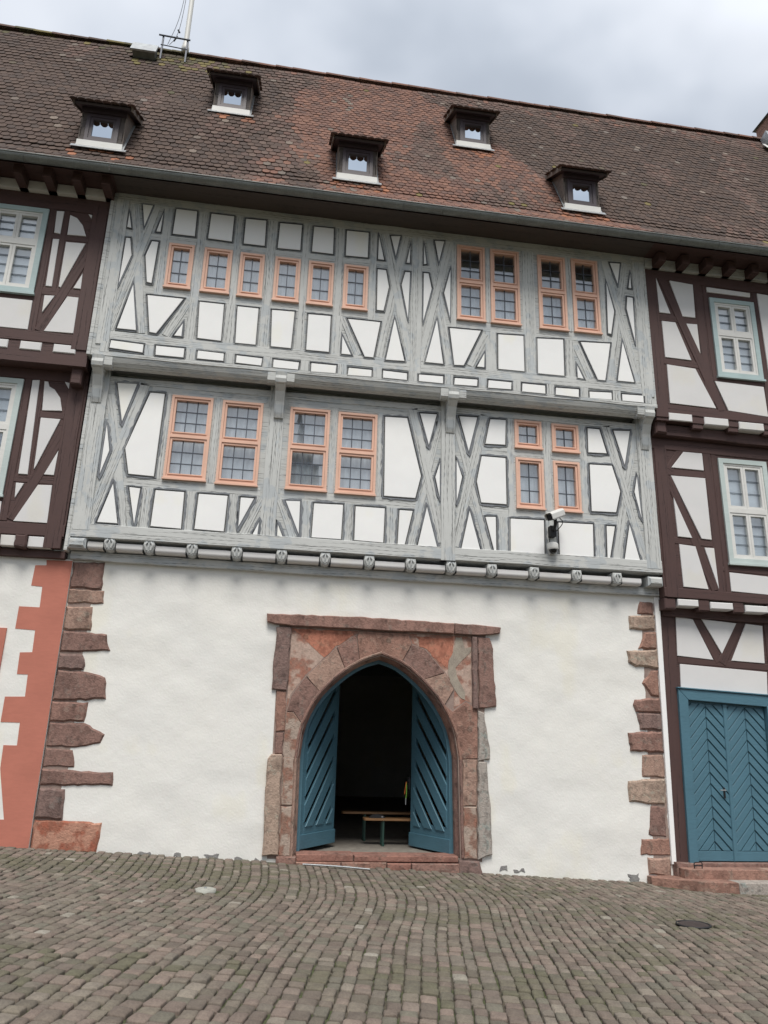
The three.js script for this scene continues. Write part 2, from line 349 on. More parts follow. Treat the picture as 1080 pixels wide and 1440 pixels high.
const PAINTED_QUOINS = [
[[-3.08,4.19],[-3.04,2.85],[-3,0.17],[-3.44,0.18],[-3.47,0.31],[-3.46,0.5],[-3.5,0.5],[-3.56,0.87],[-3.45,0.86],[-3.45,1.17],[-3.61,1.18],[-3.62,1.49],[-3.44,1.49],[-3.45,1.8],[-3.71,1.8],[-3.71,2.15],[-3.44,2.16],[-3.45,2.47],[-3.6,2.47],[-3.61,2.78],[-3.44,2.79],[-3.45,3.11],[-3.73,3.12],[-3.73,3.45],[-3.44,3.45],[-3.45,3.76],[-3.61,3.77],[-3.6,4.08],[-3.44,4.09],[-3.45,4.17]],
[[-3.94,3.12],[-3.84,3.12],[-3.83,2.55],[-3.84,2.54]]
];

// ---------- building helpers ----------
const taken = {};
const numbered = n => { const k = taken[n] = (taken[n] ?? -1) + 1; return k ? n + '_' + String(k).padStart(3, '0') : n; };
function thing(name, label, category, group) { const o = new THREE.Group(); o.name = numbered(name); o.userData = { label, category }; if (group) o.userData.group = group; scene.add(o); return o; }
function part(parent, name, geo, m, label) { const o = new THREE.Mesh(geo, m); o.name = name; o.castShadow = o.receiveShadow = true; if (label) o.userData.label = label; parent.add(o); return o; }
function sub(parent, name, label) { const o = new THREE.Group(); o.name = name; if (label) o.userData.label = label; parent.add(o); return o; }
function rebase(g, x, y, z) { g.position.set(x, y, z); for (const c of g.children) { c.position.x -= x; c.position.y -= y; c.position.z -= z; } }
function box(x0, x1, y0, y1, z0, z1) { const g = new THREE.BoxGeometry(x1 - x0, y1 - y0, z1 - z0); metreUV(g, x1 - x0, y1 - y0, z1 - z0, x0, y0); g.translate((x0 + x1) / 2, (y0 + y1) / 2, (z0 + z1) / 2); return g.toNonIndexed(); }
function metreUV(g, w, h, d, ox, oy) { const uv = g.attributes.uv, n = g.attributes.normal; for (let i = 0; i < uv.count; i++) { const ax = Math.abs(n.getX(i)), ay = Math.abs(n.getY(i)); const sx = ax > 0.5 ? d : w, sy = ay > 0.5 ? d : h; uv.setXY(i, ox + uv.getX(i) * sx, oy + uv.getY(i) * sy); } }
const merge = l => mergeGeometries(l, false);
// prism over an outline in the facade plane, with eased edges
function prism(pts, z0, z1, bev = 0.004, holes = []) {
  const s = new THREE.Shape(pts.map(p => new THREE.Vector2(p[0], p[1])));
  for (const h of holes) s.holes.push(new THREE.Path(h.map(p => new THREE.Vector2(p[0], p[1]))));
  const b = Math.min(bev, (z1 - z0) / 2.2);
  const g = new THREE.ExtrudeGeometry(s, b > 0 ? { depth: z1 - z0 - 2 * b, bevelEnabled: true, bevelThickness: b, bevelSize: b, bevelOffset: -b, bevelSegments: 1, curveSegments: 6 } : { depth: z1 - z0, bevelEnabled: false, curveSegments: 6 });
  g.translate(0, 0, z0 + b); return g;
}
function area(p) { let a = 0; for (let i = 0; i < p.length; i++) { const q = p[(i + 1) % p.length]; a += p[i][0] * q[1] - q[0] * p[i][1]; } return a / 2; }
const ccw = p => area(p) < 0 ? p.slice().reverse() : p.slice();
function offset(pts, d) {                    // grow (d > 0) an outline, with blunted sharp corners
  const p = ccw(pts), n = p.length, out = [];
  for (let i = 0; i < n; i++) {
    const a = p[(i + n - 1) % n], b = p[i], c = p[(i + 1) % n];
    const l1 = Math.hypot(b[0] - a[0], b[1] - a[1]), l2 = Math.hypot(c[0] - b[0], c[1] - b[1]);
    const n1 = [(b[1] - a[1]) / l1, -(b[0] - a[0]) / l1], n2 = [(c[1] - b[1]) / l2, -(c[0] - b[0]) / l2];
    let mx = n1[0] + n2[0], my = n1[1] + n2[1]; const q = mx * mx + my * my, k = Math.min(2 / q, 3.4 / Math.sqrt(q));
    out.push([b[0] + mx * k * d, b[1] + my * k * d]);
  }
  return out;
}
function roughen(pts, step, amp, seed) {     // hand-cut outline
  const p = ccw(pts), out = [], r = rng(seed);
  for (let i = 0; i < p.length; i++) { const a = p[i], b = p[(i + 1) % p.length], L = Math.hypot(b[0] - a[0], b[1] - a[1]), n = Math.max(1, Math.round(L / step)); for (let k = 0; k < n; k++) { const t = (k + (k ? (r() - 0.5) * 0.5 : 0)) / n, w = (r() - 0.5) * 2 * amp; out.push([lerp(a[0], b[0], t) + (b[1] - a[1]) / L * w, lerp(a[1], b[1], t) - (b[0] - a[0]) / L * w]); } }
  return out;
}
function clipPoly(poly, clip) {              // convex clip
  let out = poly; const c = ccw(clip);
  for (let i = 0; i < c.length && out.length; i++) {
    const a = c[i], b = c[(i + 1) % c.length], side = p => (b[0] - a[0]) * (p[1] - a[1]) - (b[1] - a[1]) * (p[0] - a[0]), inp = out; out = [];
    for (let k = 0; k < inp.length; k++) { const p = inp[k], q = inp[(k + 1) % inp.length], sp = side(p), sq = side(q); if (sp >= 0) out.push(p); if ((sp >= 0) !== (sq >= 0)) { const t = sp / (sp - sq); out.push([lerp(p[0], q[0], t), lerp(p[1], q[1], t)]); } }
  }
  return out;
}
// hewn timber between two points of the facade: slightly wavy arrises, chamfered, grain along its length
function timber(x0, y0, x1, y1, w, zb, zf, wob = 0.006) {
  const L = Math.hypot(x1 - x0, y1 - y0), ux = (x1 - x0) / L, uy = (y1 - y0) / L, n = Math.max(2, Math.ceil(L / 0.35)), c = 0.008, u0 = R() * 3, v0 = R();
  const pos = [], uvs = [], ring = [];
  for (let i = 0; i <= n; i++) {
    const t = i / n, s = t * L, a = w / 2 + (R() - 0.5) * 2 * wob, b = w / 2 + (R() - 0.5) * 2 * wob, f = zf;
    ring.push([[-a, zb, 0], [-a, f - c, 0.08], [-a + c, f, 0.09], [b - c, f, 0.09 + w], [b, f - c, 0.10 + w], [b, zb, 0.18 + w]].map(([q, z, v]) => [x0 + ux * s - uy * q, y0 + uy * s + ux * q, z, u0 + s, v0 + v]));
  }
  const tri = (a, b, d) => { for (const p of [a, b, d]) { pos.push(p[0], p[1], p[2]); uvs.push(p[3], p[4]); } };
  for (let i = 0; i < n; i++) for (let k = 0; k < 5; k++) { const a = ring[i][k], b = ring[i][k + 1], d = ring[i + 1][k], e = ring[i + 1][k + 1]; tri(a, d, b); tri(b, d, e); }
  for (const [q, fl] of [[ring[0], 1], [ring[n], 0]]) for (let k = 1; k < 5; k++) fl ? tri(q[0], q[k], q[k + 1]) : tri(q[0], q[k + 1], q[k]);
  const g = new THREE.BufferGeometry(); g.setAttribute('position', new THREE.Float32BufferAttribute(pos, 3)); g.setAttribute('uv', new THREE.Float32BufferAttribute(uvs, 2)); g.computeVertexNormals();
  // make faces point outwards
  const nn = g.attributes.normal; let sum = 0; for (let i = 0; i < nn.count; i++) if (Math.abs(g.attributes.position.getZ(i) - zf) < 1e-6) sum += nn.getZ(i);
  if (sum < 0) { const P = g.attributes.position.array, U = uvs; for (let i = 0; i < P.length; i += 9) for (let k = 0; k < 3; k++) { const t = P[i + 3 + k]; P[i + 3 + k] = P[i + 6 + k]; P[i + 6 + k] = t; } for (let i = 0; i < U.length; i += 6) for (let k = 0; k < 2; k++) { const A = g.attributes.uv.array, t = A[i + 2 + k]; A[i + 2 + k] = A[i + 4 + k]; A[i + 4 + k] = t; } g.computeVertexNormals(); }
  return g;
}
function tube(pts, r, seg = 24, rs = 8) { return new THREE.TubeGeometry(new THREE.CatmullRomCurve3(pts.map(p => new THREE.Vector3(...p))), seg, r, rs).toNonIndexed(); }
let ringNo = 0;
function panel(house, pts, z, m, lines, band) {
  const k = (ringNo++ % 11) * 0.0006, o = part(house, 'infill_panel', prism(offset(pts, 0.003), z - 0.03, z + 0.013 + k, 0.005), m);
  if (lines) {
    part(o, 'painted_line', prism(offset(pts, 0.0165), z - 0.01, z + 0.0105 + k, 0, [offset(pts, 0.0095).reverse()]), M.line);
    const inner = offset(pts, 0.027), r = rng(ringNo * 77), big = offset(pts, 0.029), outer = [];
    for (let i = 0; i < big.length; i++) { const a = big[i], b = big[(i + 1) % big.length], L = Math.hypot(b[0] - a[0], b[1] - a[1]), n = Math.max(1, Math.round(L / 0.07)); for (let q = 0; q < n; q++) { const t = q / n, w = band * (q ? 0.25 + r() * 0.9 : 0.6); outer.push([lerp(a[0], b[0], t) + (b[1] - a[1]) / L * w, lerp(a[1], b[1], t) - (b[0] - a[0]) / L * w]); } }
    part(o, 'touched_up_edge', prism(outer, z - 0.01, z + 0.0095 + k, 0, [inner.reverse()]), M.touchUp);
  }
  return o;
}
function room(house, x0, x1, y0, y1, z0, z1, m) { const t = 0.08; part(house, 'interior_wall', merge([box(x0 - t, x1 + t, y0 - t, y0, z0, z1), box(x0 - t, x1 + t, y1, y1 + t, z0, z1), box(x0 - t, x0, y0, y1, z0, z1), box(x1, x1 + t, y0, y1, z0, z1), box(x0 - t, x1 + t, y0 - t, y1 + t, z0 - t, z0)]), m); }
const rectFrame = (x0, x1, y0, y1, w, z0, z1, wb = w) => [box(x0, x0 + w, y0, y1, z0, z1), box(x1 - w, x1, y0, y1, z0, z1), box(x0 + w, x1 - w, y1 - w, y1, z0, z1), box(x0 + w, x1 - w, y0, y0 + wb, z0, z1)];
const paneGeo = new Map();
function pane(parent, x0, x1, y0, y1, z, tilt = 0.008) {
  const w = +(x1 - x0).toFixed(3), h = +(y1 - y0).toFixed(3), k = w + '/' + h; if (!paneGeo.has(k)) paneGeo.set(k, mergeGeometries([new THREE.PlaneGeometry(w, h), new THREE.PlaneGeometry(w, h).translate(0, 0, -0.014)]));
  const o = part(parent, 'pane', paneGeo.get(k), M.glass); o.position.set((x0 + x1) / 2, (y0 + y1) / 2, z); o.rotation.set((R() - 0.5) * tilt, (R() - 0.5) * tilt, 0);
}
// orange casement: outer frame, one or two sashes with leaded lights
function orangeWindow(house, x0, x1, y0, y1, z, cols, rows, two, curtain) {
  const w = sub(house, 'window'); const fw = 0.04, mid = two ? lerp(y0, y1, 0.505) : 0;
  const fr = rectFrame(x0, x1, y0, y1, fw, z - 0.09, z + 0.024); if (two) fr.push(box(x0 + fw, x1 - fw, mid - 0.025, mid + 0.025, z - 0.09, z + 0.021));
  part(w, 'frame', merge(fr), M.frame);
  part(w, 'sill', box(x0 - 0.012, x1 + 0.012, y0 - 0.022, y0 + 0.004, z - 0.03, z + 0.05), M.frame);
  const spans = two ? [[y0 + fw, mid - 0.025], [mid + 0.025, y1 - fw]] : [[y0 + fw, y1 - fw]];
  for (const [a, b] of spans) {
    const s = 0.034, X0 = x0 + fw, X1 = x1 - fw;
    part(w, 'sash', merge([...rectFrame(X0 + 0.003, X1 - 0.003, a + 0.003, b - 0.003, s, z - 0.07, z + 0.006), box(X0 + 0.02, X1 - 0.02, a + s - 0.004, a + s + 0.014, z - 0.06, z + 0.02)]), M.frame);
    const g0 = X0 + s, g1 = X1 - s, h0 = a + s, h1 = b - s, bars = [];
    for (let i = 1; i < cols; i++) { const x = lerp(g0, g1, i / cols); bars.push(box(x - 0.007, x + 0.007, h0, h1, z - 0.052, z - 0.03)); }
    for (let j = 1; j < rows; j++) { const y = lerp(h0, h1, j / rows); bars.push(box(g0, g1, y - 0.006, y + 0.006, z - 0.05, z - 0.032)); }
    part(w, 'glazing_bars', merge(bars), M.lead);
    for (let i = 0; i < cols; i++) for (let j = 0; j < rows; j++) pane(w, lerp(g0, g1, i / cols), lerp(g0, g1, (i + 1) / cols), lerp(h0, h1, j / rows), lerp(h0, h1, (j + 1) / rows), z - 0.041);
  }
  { curtain = curtain || y1 - y0 - 0.08; const g = new THREE.PlaneGeometry(x1 - x0 - 0.06, curtain, 24, 1), p = g.attributes.position; for (let i = 0; i < p.count; i++) p.setZ(i, 0.012 * Math.sin(p.getX(i) * 70) + 0.006 * Math.sin(p.getX(i) * 31)); g.computeVertexNormals(); g.translate((x0 + x1) / 2, y0 + 0.03 + curtain / 2, z - 0.16); part(w, 'curtain', g, M.blind); }
}
// white casement in a pale green casing
function whiteWindow(house, x0, x1, y0, y1, z, trans, cw, casing) {
  const w = sub(house, 'window');
  part(w, 'casing', merge([...rectFrame(x0, x1, y0, y1, cw, z - 0.05, z + 0.03)]), casing);
  part(w, 'drip_board', box(x0 - 0.02, x1 + 0.02, y0 - 0.035, y0 + 0.002, z - 0.02, z + 0.055), casing);
  const a = x0 + cw, b = x1 - cw, c = y0 + cw, d = y1 - cw, mx = (a + b) / 2, ty = lerp(c, d, trans);
  part(w, 'frame', merge([...rectFrame(a, b, c, d, 0.035, z - 0.08, z + 0.012), box(a + 0.035, b - 0.035, ty - 0.045, ty + 0.045, z - 0.08, z + 0.014)]), M.white);
  for (const [g0, g1] of [[a + 0.036, mx - 0.002], [mx + 0.002, b - 0.036]]) for (const [h0, h1, n] of [[c + 0.036, ty - 0.046, 4], [ty + 0.046, d - 0.036, 3]]) {
    const s = 0.042; part(w, 'sash', merge(rectFrame(g0, g1, h0, h1, s, z - 0.06, z + 0.004)), M.white);
    const bars = []; for (let j = 1; j < n; j++) for (const e of [-0.007, 0.013]) { const y = lerp(h0 + s, h1 - s, j / n) + e; bars.push(box(g0 + s - 0.012, g1 - s + 0.012, y - 0.003, y + 0.003, z - 0.034, z - 0.026)); }
    part(w, 'glazing_bars', merge(bars), M.lead);
    for (let j = 0; j < n; j++) pane(w, g0 + s, g1 - s, lerp(h0 + s, h1 - s, j / n), lerp(h0 + s, h1 - s, (j + 1) / n), z - 0.038, 0.012);
  }
  part(w, 'curtain', new THREE.PlaneGeometry(b - a - 0.02, d - c - 0.02).translate(mx, (c + d) / 2, z - 0.14), M.blind);
}
const rectPts = (x0, x1, y0, y1) => [[x0, y0], [x1, y0], [x1, y1], [x0, y1]];
const GY = x => 0.035 - 0.0446 * clamp(x, -14, 14);            // the yard falls gently to the right

// ---------- the ground ----------
const inView = (() => { const m = new THREE.Matrix4().multiplyMatrices(camera.projectionMatrix, camera.matrixWorldInverse), v = new THREE.Vector3(); return (x, y, z, k = 1) => { v.set(x, y, z).applyMatrix4(m); return v.z < 1 && Math.abs(v.x) < k && Math.abs(v.y) < k; }; })();
{
  const xs = [-600, -100, -14, 14, 100, 600], zs = [-600, -40, 0, 20, 60, 600], pos = [], uv = [], idx = [];
  for (const z of zs) for (const x of xs) { pos.push(x, GY(x) - 0.022, z); uv.push(x, z); }
  for (let j = 0; j < 5; j++) for (let i = 0; i < 5; i++) { const a = j * 6 + i; idx.push(a, a + 6, a + 1, a + 1, a + 6, a + 7); }
  const g = new THREE.BufferGeometry(); g.setAttribute('position', new THREE.Float32BufferAttribute(pos, 3)); g.setAttribute('uv', new THREE.Float32BufferAttribute(uv, 2)); g.setIndex(idx); g.computeVertexNormals();
  const ground = new THREE.Group(); ground.name = 'cobbled_ground'; ground.userData = { kind: 'structure', label: 'cobbled yard of worn reddish brown setts with mossy joints', category: 'pavement' }; scene.add(ground);
  part(ground, 'bedding', g, mat([1, 1, 1], { map: dirtTone, roughness: 1 }));
  // worn setts: domed top, rounded corners
  const variants = [];
  for (let k = 0; k < 7; k++) {
    const r = rng(500 + k), N = 12, rings = [[0.5, -0.045], [0.496, 0.003], [0.455, 0.0165], [0.27, 0.0225]], P = [], I = [], U = [];
    const rad = []; for (let i = 0; i < N; i++) rad.push(1 + (r() - 0.5) * 0.12);
    for (const [q, h] of rings) for (let i = 0; i < N; i++) {
      const t = (i + 0.5) / N * 2 * Math.PI, c = Math.cos(t), s = Math.sin(t), e = 0.29, sx = Math.sign(c) * Math.pow(Math.abs(c), e), sz = Math.sign(s) * Math.pow(Math.abs(s), e);
      P.push(sx * q * rad[i], h + (h > 0 ? (r() - 0.5) * 0.006 : 0), sz * q * rad[(i + 5) % N]); U.push(sx * q * 0.12 + k * 0.13, sz * q * 0.15);
    }
    P.push(0, 0.0235 + (r() - 0.5) * 0.004, 0); U.push(k * 0.13, 0);
    for (let j = 0; j < 3; j++) for (let i = 0; i < N; i++) { const a = j * N + i, b = j * N + (i + 1) % N; I.push(a, a + N, b, b, a + N, b + N); }
    for (let i = 0; i < N; i++) I.push(3 * N + i, 4 * N, 3 * N + (i + 1) % N);
    const gg = new THREE.BufferGeometry(); gg.setAttribute('position', new THREE.Float32BufferAttribute(P, 3)); gg.setAttribute('uv', new THREE.Float32BufferAttribute(U, 2)); gg.setIndex(I); gg.computeVertexNormals(); variants.push(gg);
  }
  const pal = []; { const r = rng(71), base = [[0.235, 0.186, 0.157], [0.225, 0.184, 0.154], [0.25, 0.194, 0.166], [0.22, 0.186, 0.153], [0.255, 0.205, 0.175], [0.215, 0.184, 0.148], [0.27, 0.232, 0.195], [0.20, 0.182, 0.147]]; for (let i = 0; i < 32; i++) { const b = base[i % 8], k = 0.66 + r() * 0.38; pal.push([b[0] * k, b[1] * k, b[2] * k * 0.95]); }
    for (const b of [[0.155, 0.14, 0.095], [0.14, 0.13, 0.085], [0.165, 0.145, 0.105], [0.145, 0.13, 0.095]]) pal.push(b); pal.push([0.30, 0.275, 0.225], [0.34, 0.31, 0.26]); }
  const cm = pal.map(c => mat(c, { map: grit, bumpMap: gritRelief, bumpScale: 0.006, roughness: 0.9 }));
  const list = [], r = rng(909), warp = (x, z) => -0.22 * 0.35 * Math.log(1 + Math.exp((z - 2.3) / 0.35)) + 0.03 * Math.sin(z * 0.8 + x * 0.35) + 0.010 * Math.sin(z * 2.1 + x * 1.1);
  let x = -8.5;
  while (x < 15.5) {
    const w = 0.116 + (r() - 0.5) * 0.05; let z = 0.02 + r() * 0.1; const zEnd = 12.6;
    while (z < zEnd) {
      const l = 0.145 + (r() - 0.5) * 0.09, zc = z + l / 2, xc = x + w / 2 + warp(x, zc) + (r() - 0.5) * 0.016;
      const far = Math.max(smooth(0.52, 0.72, fbm(xc * 0.55 + 50, zc * 0.9 + 50, 512, 512, 7, 3)), smooth(1.7, 0.4, Math.hypot((xc - 2.6) * 0.7, (zc - 1.3) * 1.5)), smooth(1.5, 0.4, Math.hypot((xc + 1.2) * 0.5, (zc - 1.2) * 1.4))); let c = Math.floor(r() * 32); if (r() < far * 0.6) c = 32 + Math.floor(r() * 4); else if (r() < 0.005) c = 36 + Math.floor(r() * 2);
      const pale = vnoise(xc * 1.1 + 9, zc * 1.1 + 3, 512, 512, 33); if (pale > 0.9 && r() < 0.4) c = 6;
      const dx = xc - 4.84, dz = zc - 3.09, ex = xc + 0.53, ez = zc - 2.48, blocked = Math.hypot(dx, dz) < 0.2 || Math.hypot(ex, ez) < 0.15 || (xc > 5.85 && zc < 0.66) || (zc < 0.16 && xc > 0.2 && xc < 3.3);
      if (!blocked) list.push([xc, zc, w - 0.007, l - 0.011, (warp(x, zc + 0.05) - warp(x, zc - 0.05)) * 10 + (r() - 0.5) * 0.09, (r() - 0.5) * 0.012, c, Math.floor(r() * 7), (r() - 0.5) * 0.05, (r() - 0.5) * 0.05]);
      z += l;
    }
    x += w;
  }
  const scored = list.map((a, i) => [inView(a[0], GY(a[0]), a[1], 0.99) ? a[2] * a[3] / Math.pow(Math.hypot(a[0], 1.6, a[1] - 11.8), 3) : 0, i]).sort((p, q) => q[0] - p[0]);
  const single = new Set(scored.slice(0, 300).map(s => s[1]));
  const place = (o, a) => { o.position.set(a[0], GY(a[0]) - 0.018 + a[5], a[1]); o.rotation.set(a[8], a[4], a[9] - 0.0446); o.scale.set(a[2], 1, a[3]); };
  const dummy = new THREE.Object3D(), col = new THREE.Color();
  const rest = variants.map(() => []);
  list.forEach((a, i) => { if (single.has(i)) place(part(ground, 'cobble', variants[a[7]], cm[a[6]]), a); else rest[a[7]].push(a); });
  const stuff = sub(ground, 'far_cobbles'); stuff.userData.kind = 'stuff';
  variants.forEach((g, k) => { const im = new THREE.InstancedMesh(g, mat([1, 1, 1], { map: grit, bumpMap: gritRelief, bumpScale: 0.006, roughness: 0.9 }), rest[k].length); im.name = 'cobbles'; im.userData.kind = 'stuff'; im.castShadow = im.receiveShadow = true; rest[k].forEach((a, i) => { place(dummy, a); dummy.updateMatrix(); im.setMatrixAt(i, dummy.matrix); im.setColorAt(i, col.setRGB(...pal[a[6]])); }); stuff.add(im); });
}

// ---------- the houses ----------
const XL = -3.13, XR = 6.40;                 // where the grey house meets its neighbours
const grey = thing('half_timbered_house', 'white plastered half-timbered house with light grey timbers, orange windows and open arched gate', 'house');
const left = thing('half_timbered_house', 'dark brown half-timbered house with salmon painted corner blocks on its ground floor', 'house');
const right = thing('half_timbered_house', 'dark brown half-timbered house with closed blue herringbone double door and stone steps', 'house');

// arch of the gate (inner edge), from the left springing over the point to the right springing
const ARCH = (() => {
  const side = (pts) => { const c = new THREE.CatmullRomCurve3(pts.map(p => new THREE.Vector3(p[0], p[1], 0)), false, 'centripetal'); return c.getPoints(14).map(v => [v.x, v.y]); };
  const a = side([[0.545, 1.42], [0.60, 1.86], [0.80, 2.28], [1.14, 2.63], [1.43, 2.825], [1.71, 2.93]]), b = side([[1.71, 2.93], [1.98, 2.835], [2.29, 2.61], [2.59, 2.29], [2.82, 1.87], [2.90, 1.45]]);
  return [...a, ...b.slice(1)];
})();
const archTop = x => { for (let i = 0; i + 1 < ARCH.length; i++) { const a = ARCH[i], b = ARCH[i + 1]; if (x >= a[0] && x <= b[0]) return lerp(a[1], b[1], (x - a[0]) / (b[0] - a[0])); } return 1.43; };

{ // ground floor of the grey house
  const h = grey, hole = [[0.555, 0.06], ...ARCH, [2.93, 0.06]];
  part(h, 'plaster_wall', prism([[-3.08, 4.20], [-3.02, -0.3], [6.36, -0.6], [6.42, 4.20]], -0.55, 0, 0, [offset(hole, 0.05).reverse()]), M.plaster, 'white lime plastered ground floor wall');
  part(h, 'interior_wall', merge([box(-2.7, -2.6, -0.2, 3.9, -14, -0.55), box(5.9, 6.0, -0.2, 3.9, -14, -0.55), box(-2.7, 6.0, 3.9, 4.0, -14, -0.55), box(-2.7, 6.0, -0.2, 4, -14.1, -14)]), M.plaster);
  part(h, 'interior_floor', box(-2.6, 5.9, -0.2, 0.07, -14, -0.02), M.ochreFloor);
  // corner blocks
  QUOINS_LEFT.map(p => p.map(q => q[0] < -2.95 ? [-3.068, q[1]] : q)).forEach((p, i) => part(h, 'corner_stone', prism(roughen(p, 0.09, 0.012, i + 5), -0.12, 0.016 + R() * 0.028, 0.026), i === 11 ? M.redFlake : stones[[2, 3, 3, 2, 4, 2, 1, 2, 2, 2, 4, 6][i]]));
  part(h, 'mortar_bed', prism(roughen([[-3.07, 4.17], [-3.06, 0.1], [-2.75, 0.1], [-2.72, 0.5], [-2.78, 0.9], [-2.72, 1.2], [-2.74, 2.8], [-2.73, 3.5], [-2.64, 4.17]], 0.08, 0.012, 77), -0.1, 0.004, 0.002), M.mortarBed); part(h, 'mortar_bed', prism(roughen([[6.1, 4.05], [6.06, 2.5], [6.0, 0.0], [6.27, 0.0], [6.33, 4.05]], 0.08, 0.012, 78), -0.1, 0.004, 0.002), M.mortarBed);
  QUOINS_RIGHT.slice(0, 13).forEach((p, i) => part(h, 'corner_stone', prism(roughen(p, 0.08, 0.012, i + 25), -0.12, 0.016 + R() * 0.035, 0.028), stones[[1, 5, 0, 5, 0, 1, 4, 1, 3, 5, 2, 0, 3][i]]));
  part(h, 'joint_fillet', prism([[6.33, 4.15], [6.27, 0.02], [6.345, 0.02], [6.425, 4.15]], -0.1, 0.045, 0.006), M.infill);
  // plaster bosses over the backs of the big stones, small exposed rubble at the foot
  for (const [x, y, w, hh, s] of [[-1.55, 0.10, 0.16, 0.06, 1], [-1.1, 0.09, 0.10, 0.04, 2], [-0.62, 0.07, 0.2, 0.06, 3], [-0.25, 0.04, 0.12, 0.05, 4], [3.62, -0.06, 0.12, 0.06, 5], [3.86, -0.09, 0.15, 0.04, 6], [5.66, -0.17, 0.16, 0.10, 7], [0.02, 0.02, 0.12, 0.05, 10]])
    part(h, 'exposed_rubble', prism(roughen(rectPts(x - w / 2, x + w / 2, y - hh / 2, y + hh / 2), 0.04, 0.022, s), -0.05, 0.008, 0.004), M.plasterGrey);
  part(h, 'mortar_bed', prism([[0.1, 3.4], [0.15, 0.05], [0.5, 0.05], ...offset(ARCH, 0.06).filter((p, i) => 0), ...[[0.5, 1.42]], ...ARCH.map(p => [1.71 + (p[0] - 1.71) * 1.03, p[1] + 0.04]), [2.97, 0.03], [3.3, 0.03], [3.4, 3.4]], -0.12, 0.0025, 0), M.mortarBed);
  // hood stones
  part(h, 'hood_stone', prism(roughen([[-0.10, 3.53], [-0.09, 3.395], [0.30, 3.355], [2.87, 3.355], [2.87, 3.525], [1.2, 3.55]], 0.12, 0.008, 1), -0.1, 0.085, 0.014), stones[1]);
  part(h, 'hood_stone', prism(roughen([[2.88, 3.53], [2.88, 3.355], [3.25, 3.352], [3.62, 3.40], [3.635, 3.50]], 0.12, 0.008, 2), -0.1, 0.08, 0.014), stones[2]);
  // jamb columns
  const blk = (pts, m, z, s) => part(h, 'gate_stone', prism(roughen(pts, 0.1, 0.011, s), -0.12, z, 0.014), m);
  blk([[0.06, 3.33], [0.285, 3.335], [0.285, 2.385], [0.05, 2.40]], stones[4], 0.05, 31);
  blk([[0.12, 2.375], [0.275, 2.375], [0.282, 1.80], [0.15, 1.78]], stones[0], 0.025, 32);
  blk([[0.155, 1.77], [0.275, 1.78], [0.275, 1.465], [0.16, 1.47]], stones[2], 0.02, 33);
  blk([[0.06, 1.40], [0.12, 1.46], [0.268, 1.455], [0.30, 0.10], [0.075, 0.09]], stones[5], 0.06, 34);
  blk([[3.255, 3.335], [3.45, 3.335], [3.50, 3.15], [3.55, 2.26], [3.27, 2.22]], stones[2], 0.045, 35);
  blk([[3.255, 2.19], [3.35, 2.15], [3.39, 1.95], [3.44, 1.47], [3.245, 1.45]], stones[7], 0.04, 36);
  blk([[3.245, 1.435], [3.38, 1.43], [3.42, 0.82], [3.44, 0.13], [3.225, 0.06]], stones[7], 0.055, 37);
  blk([[3.165, 3.335], [3.247, 3.335], [3.247, 2.21], [3.165, 2.22]], stones[4], 0.065, 38);
  blk([[0.275, 0.085], [0.555, 0.075], [0.555, -0.12], [0.27, -0.12]], stones[1], 0.09, 39);
  blk([[2.93, 0.055], [3.24, 0.05], [3.30, -0.2], [2.92, -0.2]], stones[4], 0.09, 40);
  // arch stones: outline of each voussoir, from the inner arch outwards; joints left open a few millimetres
  const A = (t) => ARCH[clamp(Math.round(t), 0, ARCH.length - 1)], run = (i, j) => ARCH.slice(i, j + 1);
  const off = (i, d) => { const p = A(i), a = A(i - 1), b = A(i + 1), L = Math.hypot(b[0] - a[0], b[1] - a[1]); return [p[0] - (b[1] - a[1]) / L * d, p[1] + (b[0] - a[0]) / L * d]; };
  const vous = (i, j, outer, m, s) => { const inner = []; for (let k = i; k <= j; k++) inner.push(off(k, 0.085)); part(h, 'arch_stone', prism(offset([...inner, ...outer], -0.0015), -0.1, 0.020 + s * 0.002, 0.005), m); };
  vous(0, 3, [[0.40, 2.07], [0.29, 2.07], [0.28, 1.46], [0.30, 1.42]], M.flakedJamb, 0);
  vous(3, 6, [[0.55, 2.60], [0.36, 2.32], [0.30, 2.08], [0.40, 2.075]], stones[2], 1);
  vous(6, 9, [[1.00, 3.06], [0.56, 2.61]], stones[3], 0);
  vous(9, 11, [[1.30, 3.27], [1.01, 3.07]], stones[1], 2);
  vous(11, 17, [[2.19, 3.17], [2.13, 3.335], [1.34, 3.335], [1.32, 3.25]], stones[0], 1);
  vous(17, 20, [[2.72, 2.75], [2.40, 3.10], [2.20, 3.16]], stones[2], 0);
  vous(20, 23, [[2.87, 2.50], [2.73, 2.74]], stones[3], 2);
  vous(23, 28, [[3.24, 1.48], [3.245, 2.20], [3.06, 2.32], [2.85, 2.16]], stones[0], 1);
  // jamb stones below the springing
  blk([[0.285, 1.43], [0.455, 1.43], [0.465, 0.76], [0.295, 0.77]], M.flakedJamb, 0.025, 41);
  blk([[0.295, 0.755], [0.465, 0.75], [0.475, 0.085], [0.305, 0.09]], M.flakedJamb, 0.025, 42);
  blk([[3.0, 1.46], [3.235, 1.465], [3.225, 0.80], [3.01, 0.80]], stones[3], 0.025, 43);
  blk([[3.01, 0.79], [3.225, 0.79], [3.22, 0.06], [3.02, 0.07]], M.flakedJamb, 0.025, 44);
  // spandrels with old red and white limewash
  const clipTop = 3.335;
